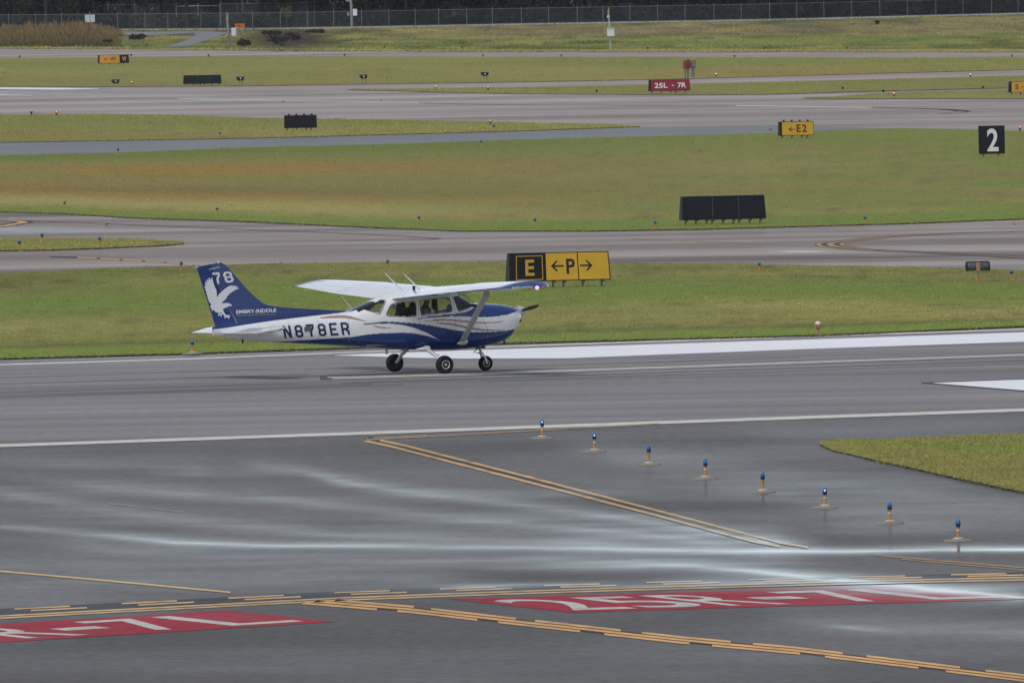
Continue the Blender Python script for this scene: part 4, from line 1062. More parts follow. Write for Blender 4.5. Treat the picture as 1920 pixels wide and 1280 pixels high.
mb = MB(); mb.tube([(nx_ - .10, 0, .39), (nx_ - .16, 0, .60)], [.030, .036], 12); mb.build('nose_strut', alu_m, plane, True)
mb = MB(); mb.tube([(nx_ - .12, 0, .56), (nx_ - .30, 0, .42), (nx_ - .11, 0, .40)], .014, 8); mb.tube([(nx_ - .15, -.05, .55), (nx_ - .02, -.05, .53)], .016, 8); mb.build('torque_link', dark_m, plane)
mb = MB(); mb.box((nx_ - .14, 0, .545), (.20, .14, .07), bev=.02); mb.build('steering_collar', dark_m, plane)
mb = MB(); q = lp(946, 640, -.12); mb.tube([q + (-.02, 0, .06), q + (.0, 0, -.02), q + (.02, 0, -.07)], .026, 10); mb.build('exhaust_pipe', simple('exhaust_steel', (.12, .11, .10), .45, .5, .6), plane, True)
mb = MB(); q = lp(725, 654, -.1); mb.box(q - (0, 0, .05), (.06, .02, .14), bev=.005); mb.build('belly_antenna', grey_metal, plane)
# ---- propeller
hub = lp(972, 583.2, 0)
mb = MB(); mb.lathe([(.125, -.03), (.125, .0), (.112, .06), (.085, .12), (.045, .175), (.010, .20)], tuple(hub), 24, axis='x'); mb.build('spinner', simple('spinner_paint', (.60, .60, .61), .2, .6, .3, var=.05), plane, True)
def blade(sg):
    V = []; n = 12; rs = np.linspace(.10, .96, 14); ang = math.radians(8)
    e = np.array((0, -math.cos(ang), math.sin(ang))) * sg; ax = np.array((1.0, 0, 0)); tn = np.cross(ax, e)
    for r in rs:
        ch = np.interp(r, [.1, .25, .5, .8, .93, .96], [.055, .08, .09, .07, .045, .02]); tw = math.radians(np.interp(r, [.1, .96], [52, 17])); tk = np.interp(r, [.1, .3, .96], [.05, .025, .008])
        cd = tn * math.cos(tw) + ax * math.sin(tw); nd = -tn * math.sin(tw) + ax * math.cos(tw); c = hub + (.05, 0, 0) + e * r
        for k in range(n): t = 2 * math.pi * k / n; V.append(c + cd * ch / 2 * math.cos(t) + nd * tk / 2 * math.sin(t))
    mb = MB(); m = len(rs); mb.add(V, [(i * n + k, i * n + (k + 1) % n, (i + 1) * n + (k + 1) % n, (i + 1) * n + k) for i in range(m - 1) for k in range(n)] + [tuple(range(n)), tuple(range((m - 1) * n, m * n))])
    mb.build('propeller_blade', simple('black_blade', (.014, .014, .016), .4, .4, var=.1), plane, True)
blade(1); blade(-1)
# ---- cabin
for (x, y) in ((.12, -.27), (.12, .27), (-.85, -.26), (-.85, .26)):
    mb = MB(); mb.box((x + .05, y, .93), (.50, .44, .12), bev=.05)
    mb.tube([(x - .22, y, .95), (x - .30, y, 1.2), (x - .36, y, 1.44 - .16 * (x < -.5))], [(.07, .21), (.06, .20), (.045, .15)], 12)
    mb.tube([(x - .36, y, 1.46 - .17 * (x < -.5)), (x - .39, y, 1.60 - .26 * (x < -.5))], [(.04, .12), (.035, .10)], 10); mb.build('seat', seat_m, plane, True)
mb = MB(); mb.box((1.02, 0, 1.28), (.22, .92, .40), bev=.05); mb.box((1.10, 0, 1.49), (.34, .88, .05), bev=.05); mb.build('instrument_panel', dark_m, plane)
for y in (-.27, .27): mb = MB(); mb.tube([(.92, y, 1.27), (.74, y, 1.27)], .012, 8); mb.tube([(.74, y - .13, 1.33), (.74, y - .13, 1.25), (.74, y + .13, 1.25), (.74, y + .13, 1.33)], .013, 8); mb.build('control_yoke', dark_m, plane)
mb = MB(); mb.box((-.2, 0, .66), (2.6, .86, .04)); mb.build('cabin_floor', cabin_m, plane)

# ------------------------------------------------------------------ the person seen through the door window
skin_m = simple('skin', (.40, .22, .15), .5, .4, var=.05)
def skinned(name, joints, edges, mat, parent, sub=2):
    me = bpy.data.meshes.new(name); me.from_pydata([j[0] for j in joints], edges, []); o = link(name, me, None)
    m = o.modifiers.new('Skin', 'SKIN'); me.skin_vertices[0].data[0].use_root = True
    for i, j in enumerate(joints): r = j[1]; me.skin_vertices[0].data[i].radius = r if hasattr(r, '__len__') else (r, r)
    s = o.modifiers.new('Sub', 'SUBSURF'); s.levels = s.render_levels = sub; m.use_smooth_shade = True
    dg = bpy.context.evaluated_depsgraph_get(); new = bpy.data.meshes.new_from_object(o.evaluated_get(dg))
    bpy.data.objects.remove(o); bpy.data.meshes.remove(me); new.name = name
    new.materials.clear(); new.materials.append(mat); new.polygons.foreach_set('use_smooth', [True] * len(new.polygons))
    return link(name, new, parent)
def person(px, y, label, shirt, lean, mirror=1):
    p = thing('person', label, 'person', tuple(to_w((px, y, .98))))
    p.rotation_euler = plane.rotation_euler
    m = mirror
    J = [((0, 0, .06), (.15, .17)), ((-.06, 0, .22), (.125, .15)), ((-.12 + lean, 0, .42), (.125, .17)), ((-.11 + lean, 0, .55), (.055, .06)), ((-.07 + lean, 0, .62), (.06, .062)),
         ((-.045 + lean, 0, .72), (.098, .078)), ((-.055 + lean, 0, .79), (.085, .07)),
         ((-.11 + lean, .19, .46), .055), ((.02 + lean, .24, .27), .045), ((.26 + lean, .20, .26), .034), ((.35 + lean, .17, .27), (.022, .035)),
         ((-.11 + lean, -.19, .46), .055), ((.02 + lean, -.24, .25), .045), ((.26 + lean, -.20, .24), .034), ((.35 + lean, -.17, .25), (.022, .035)),
         ((.08, .10, .04), .085), ((.46, .12, .06), .06), ((.58, .12, -.28), .045), ((.66, .12, -.30), .035),
         ((.08, -.10, .04), .085), ((.46, -.12, .06), .06), ((.58, -.12, -.28), .045), ((.66, -.12, -.30), .035)]
    E = [(0, 1), (1, 2), (2, 3), (3, 4), (4, 5), (5, 6), (2, 7), (7, 8), (8, 9), (9, 10), (2, 11), (11, 12), (12, 13), (13, 14), (0, 15), (15, 16), (16, 17), (17, 18), (0, 19), (19, 20), (20, 21), (21, 22)]
    n = len(J)
    for s, w in ((1, 10), (-1, 14)):
        bx = J[w][0]
        for k, (dy, ln_) in enumerate(((.03, .055), (.01, .07), (-.01, .065), (-.03, .05))):
            J += [((bx[0] + .04, bx[1] + dy, bx[2]), .010), ((bx[0] + .04 + ln_ * .6, bx[1] + dy * 1.1, bx[2] - .012), .009), ((bx[0] + .03 + ln_ * .8, bx[1] + dy * 1.1, bx[2] - .045), .008)]
            E += [(w, n), (n, n + 1), (n + 1, n + 2)]; n += 3
        J += [((bx[0] + .01, bx[1] - .045 * s, bx[2] + .01), .011), ((bx[0] + .05, bx[1] - .055 * s, bx[2] - .02), .009)]; E += [(w, n), (n, n + 1)]; n += 2
    body_ = skinned('body', J, E, skin_m, p, 1)
    mb = MB(); hx = -.045 + lean
    mb.tube([(hx + .088, 0, .725), (hx + .112, 0, .70), (hx + .095, 0, .688)], [.012, .018, .01], 8); mb.build('nose', skin_m, p, True)
    for s in (-1, 1):
        mb = MB(); mb.lathe([(.002, -.010), (.010, -.004), (.011, .002), (.004, .009)], (hx + .088, .032 * s, .738), 10); mb.build('eye', simple('eye_white', (.5, .5, .5), .3, .5), p, True)
        mb = MB(); mb.tube([(hx - .01, .076 * s, .75), (hx - .015, .092 * s, .735), (hx - .005, .082 * s, .695)], [.012, .018, .010], 8); mb.build('ear', skin_m, p, True)
    mb = MB(); mb.tube([(hx + .093, -.025, .66), (hx + .101, 0, .658), (hx + .093, .025, .66)], .006, 6); mb.build('mouth', simple('lips', (.3, .12, .10), .5, .4), p, True)
    skinned('shirt', [((-.01, 0, .05), (.165, .19)), ((-.065, 0, .22), (.14, .17)), ((-.12 + lean, 0, .42), (.14, .185)), ((-.115 + lean, 0, .50), (.09, .13)), ((-.11 + lean, .20, .455), .07), ((-.03 + lean, .235, .34), .062), ((-.11 + lean, -.20, .455), .07), ((-.03 + lean, -.235, .34), .062)],
            [(0, 1), (1, 2), (2, 3), (2, 4), (4, 5), (2, 6), (6, 7)], shirt, p, 2)
    skinned('trousers', [((0, 0, .04), (.165, .185)), ((.09, .10, .03), .10), ((.46, .12, .06), .075), ((.57, .12, -.24), .06), ((.09, -.10, .03), .10), ((.46, -.12, .06), .075), ((.57, -.12, -.24), .06)], [(0, 1), (1, 2), (2, 3), (0, 4), (4, 5), (5, 6)], simple('dark_trousers', (.02, .02, .028), .8, .2), p, 2)
    skinned('hair', [((hx - .025, 0, .80), (.095, .082)), ((hx - .05, 0, .745), (.08, .08)), ((hx - .065, 0, .69), (.045, .06))], [(0, 1), (1, 2)], simple('dark_hair', (.02, .015, .012), .7, .3), p, 2)
person(.10, -.27, 'person in a pale shirt sitting by the near door window of the plane', simple('pale_shirt', (.42, .41, .38), .8, .2), .06)
person(.10, .27, 'person in a dark shirt on the far front seat of the plane', simple('dark_shirt', (.03, .03, .04), .8, .2), -.02)
# ------------------------------------------------------------------ airfield signs
sign_black = simple('sign_black', (.008, .010, .015), .5, .25, var=.12, scale=3)
sign_frame = simple('sign_frame', (.011, .011, .015), .5, .25, var=.1)
sign_yellow = simple('sign_yellow', (.62, .36, .025), .45, .4, var=.05, scale=3)
sign_gold = simple('sign_gold', (.55, .30, .03), .5, .4, var=.05)
sign_red = simple('sign_red', (.24, .012, .03), .45, .4, var=.06, scale=3)
sign_orange = simple('sign_orange', (.55, .27, .03), .45, .4, var=.05, scale=3)
ink = simple('sign_ink', (.018, .012, .012), .5, .4, var=.1)
sign_white = simple('sign_white', (.70, .71, .70), .5, .4, var=.04)
leg_m = simple('galvanised_leg', (.20, .20, .20), .5, .4, .3, var=.15)

def airfield_sign(name, label, px0, px1, pyb, h_px, legs_px, faces, n_legs=6, group_cat='sign', splay=.07, yaw=13, knobs=0, seams=()):
    """px0..px1 the width and pyb the bottom of the cabinet at its middle; faces = (u0, u1, material, [(what, material, u0, u1, v0, v1)])"""
    cx = (px0 + px1) / 2; s = S(cx, pyb + legs_px); base = gv(cx, pyb + legs_px, .05); s = F / float((np.array(base) - CP) @ FW)
    rz = math.radians(yaw); w = (px1 - px0) / s / (math.cos(rz) + .06); h = h_px / s; lg = legs_px / s + .02
    t = thing(name, label, 'sign', base, rz)
    d0, d1 = .15 + splay, .15                       # half depth at foot and head: an A shaped cabinet
    mb = MB()
    e = splay * .5
    vs = [(-w / 2 - e, -d0, lg), (w / 2 + e, -d0, lg), (w / 2 + e, d0, lg), (-w / 2 - e, d0, lg), (-w / 2, -d1 + .03, lg + h), (w / 2, -d1 + .03, lg + h), (w / 2, d1 - .03, lg + h), (-w / 2, d1 - .03, lg + h)]
    mb.add(vs, [(0, 1, 2, 3), (4, 5, 6, 7), (0, 1, 5, 4), (1, 2, 6, 5), (2, 3, 7, 6), (3, 0, 4, 7)]); mb.build('cabinet', sign_frame, t)
    A, B_, D, E_ = [np.array(vs[i]) for i in (0, 1, 4, 5)]
    nrm = np.cross(B_ - A, D - A); nrm /= np.linalg.norm(nrm)
    def at(u, v, out):
        u = np.asarray(u, float)[..., None]; v = np.asarray(v, float)[..., None]
        return (A * (1 - u) + B_ * u) * (1 - v) + (D * (1 - u) + E_ * u) * v + nrm * out
    for (u0, u1, m, marks) in faces:
        mb = MB(); fr = .025 / h; fu = .02 / w
        U = np.array([u0 + fu * .5, u1 - fu * .5, u1 - fu * .5, u0 + fu * .5]); Vv = np.array([fr, fr, 1 - fr, 1 - fr])
        q = np.concatenate([at(U, Vv, .003), at(U, Vv, .012)]); mb.add(q, [(0, 1, 2, 3), (4, 5, 6, 7), (0, 1, 5, 4), (1, 2, 6, 5), (2, 3, 7, 6), (3, 0, 4, 7)]); pn = mb.build('face_panel', m, t)
        for (what, mm, a0, a1, b0, b1) in marks:
            if what == '<': v, f = np.array(ARROW_L[0]), ARROW_L[1]
            elif what == '>': v, f = np.array(ARROW_R[0]), ARROW_R[1]
            elif what == 'box':
                g_ = .022; gu, gv_ = g_ / w / (a1 - a0), g_ / h / (b1 - b0)
                v = np.array([(0, 0), (1, 0), (1, 1), (0, 1), (gu, gv_), (1 - gu, gv_), (1 - gu, 1 - gv_), (gu, 1 - gv_)]); f = [(0, 1, 5, 4), (1, 2, 6, 5), (2, 3, 7, 6), (3, 0, 4, 7)]
            else: v, f = text_mesh(what, .022)
            P = at(a0 + v[:, 0] * (a1 - a0), b0 + v[:, 1] * (b1 - b0), .016)
            mb = MB(); mb.add(P, f); mb.build({'<': 'arrow', '>': 'arrow', 'box': 'border'}.get(what, 'lettering'), mm, pn)
    for u in seams:
        mb = MB(); P = at(np.array([u - .004, u + .004, u + .004, u - .004]), np.array([.03, .03, .97, .97]), .017); mb.add(P, [(0, 1, 2, 3)]); mb.build('seam', simple('seam_grey', (.07, .075, .085), .5), t)
    for i in range(n_legs):
        x = -w / 2 + w * (i + .5 + .18 * ((i % 3) - 1)) / n_legs * .98 + .01 * w; mb = MB()
        mb.box((x, 0, lg * .5 - .03), (.05, .05, lg + .06), bev=.01); mb.box((x, -d0 * .5, lg - .03), (.09, .10, .06), bev=.01); mb.build('leg', leg_m, t)
    for i in range(knobs):
        mb = MB(); x = -w / 2 + w * (i + .62) / (knobs + .25); mb.lathe([(.045, -.02), (.055, .02), (.05, .06), (.02, .08)], (x, 0, lg + h), 10); mb.build('lamp_cap', dark_m, t, True)
    return t

airfield_sign('taxiway_sign', 'black and yellow sign reading E with P between two arrows', 948, 1145.5, 527.5, 53.5, 9.5, [
    (.055, .352, sign_black, [('box', sign_gold, .065, .332, .05, .90), ('E', sign_gold, .158, .248, .20, .76)]),
    (.362, .682, sign_yellow, [('<', ink, .412, .540, .335, .70), ('P', ink, .566, .652, .235, .765)]),
    (.686, .992, sign_yellow, [('>', ink, .704, .828, .335, .70)])], 6, yaw=15)
airfield_sign('taxiway_sign', 'yellow sign with left arrow and E2 topped by four lamp caps', 1458.5, 1526.5, 255, 26.3, 4, [
    (.065, .992, sign_yellow, [('<', ink, .265, .445, .27, .62), ('E', ink, .495, .615, .24, .78), ('2', ink, .66, .79, .24, .78)])], 4, yaw=14, splay=.02, knobs=4)
airfield_sign('taxiway_sign', 'small far sign with yellow W1 panel beside black W panel', 182.5, 243, 119.3, 15.8, 2.2, [
    (.05, .70, sign_orange, [('<', ink, .20, .33, .30, .66), ('W1', ink, .40, .575, .26, .76)]),
    (.71, .99, sign_black, [('W', sign_gold, .78, .92, .24, .76)])], 4, yaw=4)
airfield_sign('runway_sign', 'red sign with white letters 25L-7R', 1214.5, 1295, 171.3, 21, 3.4, [
    (.045, .995, sign_red, [('25L', sign_white, .135, .455, .27, .73), ('-', sign_white, .555, .61, .44, .52), ('7R', sign_white, .70, .905, .27, .73)])], 5, yaw=7, seams=(.34, .66))
airfield_sign('taxiway_sign', 'orange yellow sign with S and arrow cut by the right edge', 1890, 1950, 174, 20.6, 3, [
    (.08, .99, sign_orange, [('S', ink, .20, .31, .30, .74), ('>', ink, .38, .62, .36, .68)])], 4, yaw=7)
airfield_sign('distance_sign', 'tall black square sign with a large white 2', 1834, 1885.5, 289.5, 52.8, 3.5, [
    (.035, .995, sign_black, [('2', sign_white, .315, .75, .09, .90)])], 2, yaw=3, splay=.0)
airfield_sign('sign_back', 'long black three panel sign back in front of the worn taxiway', 1273, 1437, 412.6, 44.6, 6.4, [
    (.045, .36, sign_black, []), (.368, .675, sign_black, []), (.683, .995, sign_black, [])], 9, yaw=14, seams=(.364, .679))
airfield_sign('sign_back', 'plain black sign back with four lamp caps on the grass wedge', 531.5, 595.5, 240.8, 24, 3.4, [(.03, .99, sign_black, [])], 4, yaw=6, splay=.01, knobs=4)
airfield_sign('sign_back', 'low far black three panel sign back near the approach lamps', 342.3, 416.3, 158, 16.4, 1.6, [(.045, .37, sign_black, []), (.375, .69, sign_black, []), (.695, .99, sign_black, [])], 6, yaw=4, seams=(.372, .692))

# ------------------------------------------------------------------ edge lights
amber_post = simple('orange_stem', (.50, .21, .05), .5, .4, var=.12, scale=20)
tape_m = simple('pale_tape', (.60, .55, .46), .5, .4)
pad_m = simple('concrete_pad', (.25, .22, .17), .9, .2, var=.2, scale=6)
blue_lens = glassy('blue_lens_glass', (.03, .14, .45), .10, .08)
blue_body = simple('blue_lens', (.012, .13, .36), .15, .6, var=0)
bulb_on = emitter('blue_bulb_glow', (.30, .50, 1.0), 1.7)
dim_on = emitter('blue_bulb_dim', (.10, .35, .65), .35)
far_on = emitter('far_blue_glow', (.22, .42, 1.0), 1.1)
amber_on = emitter('amber_bulb_glow', (1.0, .30, .06), 2.0)
warm_on = emitter('warm_bulb_glow', (1.0, .66, .34), 1.8)

def edge_light(name, label, loc_, h, lit, pad=True, tape=True, k=1.0, group=None, glow=None, stem=amber_post, lens=None):
    t = thing(name, label, 'light', loc_, random.uniform(0, 6), group)
    r = .024 * k
    if pad:
        mb = MB(); mb.lathe([(.24, .0), (.22, .022), (.13, .034), (.04, .038)], n=22); mb.build('base_pad', pad_m, t, True)
        mb = MB(); mb.lathe([(.088, .036), (.088, .050), (.05, .056)], n=16); mb.build('base_plate', tape_m, t, True)
    mb = MB(); mb.lathe([(r * 1.2, .0), (r * 1.2, .06 * h / .36), (r, .08 * h / .36), (r, h * .60), (r * 1.25, h * .66)], n=12); st = mb.build('stem', stem, t, True)
    if tape: mb = MB(); mb.lathe([(r * 1.08, h * .44), (r * 1.08, h * .54)], n=12); mb.build('reflective_tape', tape_m, st)
    mb = MB(); mb.lathe([(r * 1.5, h * .655), (r * 1.75, h * .70), (r * 1.75, h * .745), (r * 1.4, h * .76)], n=12); mb.build('collar', simple('navy_collar', (.012, .02, .10), .4, .4, var=0), t, True)
    mb = MB(); mb.lathe([(r * 1.45, h * .755), (r * 1.75, h * .82), (r * 1.6, h * .92), (r * .9, h * .985), (r * .2, h)], n=12); ln_ = mb.build('lens', lens or blue_body, t, True)
    if lit:
        mb = MB(); c = -r * 1.15
        q_ = .62 if glow is far_on else .8; mb.lathe([(r * q_ * math.sin(a), -r * q_ * 1.1 * math.cos(a) + h * .85) for a in np.linspace(.1, 3.04, 8)], (0, 0, 0), 12)
        b_ = mb.build('bulb', glow or bulb_on, ln_, True); a = -t.rotation_euler.z - math.pi / 2
        b_.location = (math.cos(a) * r * 1.15, math.sin(a) * r * 1.15, 0)
    return t

row = [(1017, 821.5, 36, 1, 'first'), (1115, 846.3, 36, 1, 'second'), (1217, 871, 37, 0, 'third'), (1323, 897.2, 37, 2, 'fourth'), (1430.5, 922.5, 38, 0, 'fifth'), (1547, 951.3, 38, 1, 'sixth'), (1668.5, 980.7, 40, 0, 'seventh'), (1797, 1013.5, 41, 2, 'last')]
for px, py, hp, lit, nm in row:
    edge_light('taxiway_light', nm + ' blue light on an orange stem in the near row from the white line', gv(px, py, .003), hp / S(px, py), lit, glow=bulb_on if lit == 1 else dim_on, group='near row of blue taxiway lights', tape=nm != 'third' and nm != 'fifth')

far_lights = [  # base pixel, height, lit, label
    (361, 663, 27, 1, 'lit blue light on the runway verge below the tail of the plane'),
    (340, 509.5, 20, 0, 'unlit blue light just left of the tail fin'),
    (727, 505, 19, 0, 'unlit blue light on the grass above the far wing'),
    (1424, 508, 17, 0, 'unlit blue light on the grass right of the yellow arrow sign'),
    (1896.5, 525, 19, 0, 'light blue capped marker right of the twin lamp unit'),
    (36.5, 468, 18, 0, 'blue light at the far left tip of the small grass wedge'),
    (79, 455.5, 19, 0, 'blue light at the back of the small grass wedge'),
    (187.3, 460, 16, 0, 'blue light in the middle of the small grass wedge'),
    (121.5, 388.5, 11, 0, 'small blue light on the straw coloured edge at far left'),
    (407, 401, 13, 1, 'small blue light on the straw coloured edge above the tail fin'),
    (785.5, 417, 12, 0, 'small blue light by the worn taxiway above the wing aerials'),
    (1003, 422, 13, 0, 'small blue light by the worn taxiway above the black E panel'),
    (1228.5, 427.5, 14, 2, 'small blue light just left of the long black sign back'),
    (1622, 417.5, 12, 0, 'small blue light right of the long black sign back'),
    (221.5, 292, 15, 1, 'lit blue light near the bluish taxiway at far left'),
    (412, 256, 8, 0, 'tiny blue light on the grass wedge left of the plain black panel'),
    (902, 275, 13, 1, 'lit blue light below the bluish taxiway in the middle'),
    (926, 243, 9, 0, 'tiny blue light standing below an amber light on the grass wedge'),
    (1444.5, 250, 10, 1, 'lit blue light just left of the E2 sign'),
    (1664.5, 178.5, 4.5, 1, 'tiny white blue light beside an amber one on the thin far strip'),
]
for px, py, hp, lit, lab in far_lights:
    s = S(px, py, .05)
    edge_light('taxiway_light', lab, gv(px, py, .05), hp / s, lit, pad=(px == 361), tape=False, k=1.1 + .25 * (s < 60) + .35 * (s < 40), glow=far_on if lit == 1 else dim_on, group='far blue taxiway lights')
amber = [(247, 158, 4, 'amber light glowing between the first two approach lamps'), (369, 158.2, 5, 'amber light glowing before the low far black panel'), (817, 166, 4, 'faint amber light on the far strip left of the middle'),
         (915, 170, 7, 'amber light glowing below the rightmost approach lamp'), (1342.5, 144, 5.5, 'warm light glowing right of the red box on posts'), (1819.5, 144.5, 5.5, 'warm light glowing on the thin strip above the S sign'),
         (1676, 180, 5.5, 'amber light glowing beside the tiny white blue one'), (106, 216, 6.5, 'amber light at the left end of the olive grass wedge'), (919.5, 233, 7, 'amber light at the back of the grass wedge above the blue one'), (1912.5, 246, 8, 'amber light glowing right of the tall black 2 sign')]
for px, py, hp, lab in amber:
    s = S(px, py, .05)
    edge_light('runway_light', lab, gv(px, py, .05), hp / s * 1.1, True, pad=False, tape=False, k=2.3 if s < 36 else 1.9, glow=amber_on if 'amber' in lab else warm_on, stem=simple('brown_stem', (.10, .06, .035), .6), lens=simple('amber_lens', (.30, .08, .02), .3, .5), group='glowing amber runway lights')
dots = [(37, 108.6, 'by the left end of the far taxiway'), (246, 106, 'touching the corner of the W1 sign'), (391, 106.5, 'by the far taxiway left of the utility post'), (646, 105.6, 'by the far taxiway below the tall pole'), (905.5, 106.4, 'by the far taxiway above the rightmost approach lamp'), (1052.5, 106.8, 'by the far taxiway left of the weather post'), (1377, 107.5, 'by the far taxiway right of the red box'), (1897.5, 107.2, 'by the far taxiway at the right edge'),
        (275, 86.5, 'on the bank left of the service road'), (720.5, 90, 'on the bank right of the tall pole'), (866.5, 91, 'on the bank in the middle of the picture'), (1214.5, 92.4, 'on the bank right of the weather post'), (1434, 92.6, 'on the bank above the warm light'), (1587.5, 92.6, 'on the bank at right'), (1580, 167.5, 'on the thin far strip left of the amber light'), (1656, 173.5, 'on the strip edge by the white blue light'), (1843, 166.5, 'on the thin far strip left of the S sign'), (1119, 173.5, 'on the thin grass wedge left of the red sign'), (59, 214.3, 'on the pavement edge left of an amber light')]
for px, py, lab in dots:
    s = S(px, py, .05); t = thing('marker_light', 'tiny dark marker light ' + lab, 'light', gv(px, py, .05), 0, 'tiny dark marker lights')
    mb = MB(); mb.lathe([(.05, 0), (.05, .12), (.10, .15), (.11, 3.4 / s), (.07, 4.2 / s)], n=10); mb.build('body', dark_m, t, True)
# runway edge light with the prism lens
s = S(1534, 629); t = thing('runway_light', 'squat clear and amber runway light on a short stem at the right verge', 'light', gv(1534, 629.6, .006))
mb = MB(); mb.lathe([(.20, 0), (.19, .02), (.08, .03)], n=20); mb.build('base_pad', simple('cream_pad', (.45, .36, .28), .8), t, True)
mb = MB(); mb.lathe([(.035, .02), (.03, .10), (.03, .17), (.05, .19)], n=14); mb.build('stem', simple('salmon_stem', (.40, .22, .13), .6), t, True)
mb = MB(); mb.lathe([(.05, .19), (.068, .20), (.07, .28)], n=16); l1 = mb.build('amber_lens', simple('amber_glass', (.62, .20, .05), .2, .6), t, True)
mb = MB(); mb.lathe([(.07, .28), (.062, .325), (.035, .35), (.01, .355)], n=16); mb.build('clear_lens', simple('clear_glass_dome', (.72, .64, .58), .12, .6), t, True)
mb = MB(); mb.tube([(-.045, -.065, .19), (-.045, -.075, .30)], .008, 6); mb.tube([(.045, -.065, .19), (.045, -.075, .30)], .008, 6); mb.build('lens_cage', leg_m, t)
# twin lamp unit on a post
base = gv(1833.5, 526.5, .05); s = S(1833.5, 526.5); t = thing('guard_light', 'grey twin lamp unit on an orange and white post', 'light', base, math.radians(8))
hh_ = 35.5 / s; mb = MB(); mb.tube([(0, 0, 0), (0, 0, hh_ * .28)], .036, 12); mb.build('post_foot', amber_post, t, True)
mb = MB(); mb.tube([(0, 0, hh_ * .28), (0, 0, hh_ * .56)], .036, 12); mb.build('post', simple('grey_white_post', (.33, .32, .34), .5), t, True)
mb = MB(); mb.box((0, -.02, hh_ * .755), (.11, .26, hh_ * .46), bev=.02); mb.build('junction_box', simple('faded_orange_box', (.42, .22, .12), .55, var=.2, scale=14), t)
for sg in (-1, 1):
    mb = MB(); x0 = .055; x1 = 21.5 / s
    mb.tube([(sg * x0, 0, hh_ * .76), (sg * (x1 - .04), 0, hh_ * .76), (sg * x1, 0, hh_ * .76)], [hh_ * .225, hh_ * .235, hh_ * .20], 18); lm = mb.build('lamp_housing', simple('blue_grey_drum', (.085, .095, .105), .5, var=.3, scale=10), t, True)
    mb = MB(); mb.tube([(sg * (x1 - .02), 0, hh_ * .76), (sg * (x1 + .012), 0, hh_ * .76)], [hh_ * .245, hh_ * .245], 18); mb.build('end_rim', dark_m, lm)
mb = MB(); mb.box((0, 0, hh_ * .995), (2 * 20.5 / s, .10, .035), bev=.01); mb.build('sun_visor', dark_m, t)
# approach lamps (black tilted boxes with pale tops)
for px, py, top, lab in ((217, 157.2, 148.2, 'first black approach lamp box from the left, low in the grass'), (451, 158, 143, 'black approach lamp box beside the low far black panel'), (682, 156.2, 139.2, 'black approach lamp box in the gap left of the middle'), (909.5, 153.4, 134.2, 'rightmost black approach lamp box on pale legs')):
    s = S(px, py, .05); t = thing('approach_lamp', lab, 'light', gv(px, py, .05), math.radians(-6), 'approach lamp boxes on the far grass'); H_ = (py - top) / s; hb = 8.2 / s; w = 14 / s
    mb = MB(); mb.add([(-w * .30, -.25, H_ - hb), (w * .30, -.25, H_ - hb), (w * .30, .25, H_ - hb), (-w * .30, .25, H_ - hb), (-w / 2, -.33, H_ - hb * .45), (w / 2, -.33, H_ - hb * .45), (w / 2, .33, H_ - hb * .45), (-w / 2, .33, H_ - hb * .45), (-w / 2, -.3, H_ - .03), (w / 2, -.3, H_ - .03), (w / 2, .3, H_ - .03), (-w / 2, .3, H_ - .03)],
                     [(0, 1, 2, 3), (0, 1, 5, 4), (1, 2, 6, 5), (2, 3, 7, 6), (3, 0, 4, 7), (4, 5, 9, 8), (5, 6, 10, 9), (6, 7, 11, 10), (7, 4, 8, 11), (8, 9, 10, 11)]); mb.build('lamp_box', simple('plum_black', (.016, .010, .020), .4), t)
    mb = MB(); mb.box((0, 0, H_ - .012), (w * .96, .58, .03), bev=.02); mb.build('top_plate', simple('pale_top', (.42, .34, .33), .6), t)
    mb = MB(); mb.lathe([(.05, -.36), (.055, -.32)], (w * .10, 0, H_ - hb * .55), 10, axis='y'); mb.build('lens', simple('pale_lens', (.6, .6, .62), .2, .5), t)
    for x in (-.10, .14): mb = MB(); mb.tube([(x, 0, 0), (x, 0, H_ - hb + .02)], .035, 8); mb.build('leg', simple('pale_leg', (.36, .36, .37), .5), t)

# red box and grey switchgear on posts
s = S(1289, 147, .05); t = thing('equipment_box', 'red box on two grey posts behind the red runway sign', 'box', gv(1288, 147.5, .05), math.radians(20))
mb = MB(); mb.box((0, 0, 26 / s), (11 / s, .5, 15.5 / s), bev=.05); mb.box((.1, -.02, 34.4 / s), (6 / s, .4, 1.6 / s), bev=.03); mb.build('cabinet', simple('red_cabinet', (.19, .03, .035), .5, var=.2, scale=3), t)
mb = MB(); mb.box((0, -.265, 26 / s), (9 / s, .03, 13 / s), bev=.02); mb.build('door', simple('red_door', (.21, .035, .04), .5, var=.2, scale=3), t)
for x in (-.12, .08): mb = MB(); mb.tube([(x, 0, 0), (x, 0, 19 / s)], .06, 8); mb.build('post', simple('dull_post', (.17, .17, .16), .6), t)
t = thing('equipment_stand', 'blue grey finned device on a post right of the red box', 'device', gv(1299, 144.5, .05), 0)
mb = MB(); mb.tube([(-.04, 0, 0), (-.04, 0, 20 / s)], .09, 10); mb.tube([(.06, 0, 0), (.06, 0, 18 / s)], .06, 10); mb.build('post', simple('bluish_post', (.17, .19, .20), .6), t)
mb = MB(); mb.box((-.10, 0, 24 / s), (3.5 / s, .3, 11 / s), bev=.03); mb.build('housing', simple('slate_housing', (.06, .075, .11), .5), t)
for k in range(3): mb = MB(); mb.box((.10, 0, (19.5 + 5 * k) / s), (6.5 / s, .3, 2.6 / s), bev=.03); mb.build('fin', simple('slate_housing', (.06, .075, .11), .5), t)

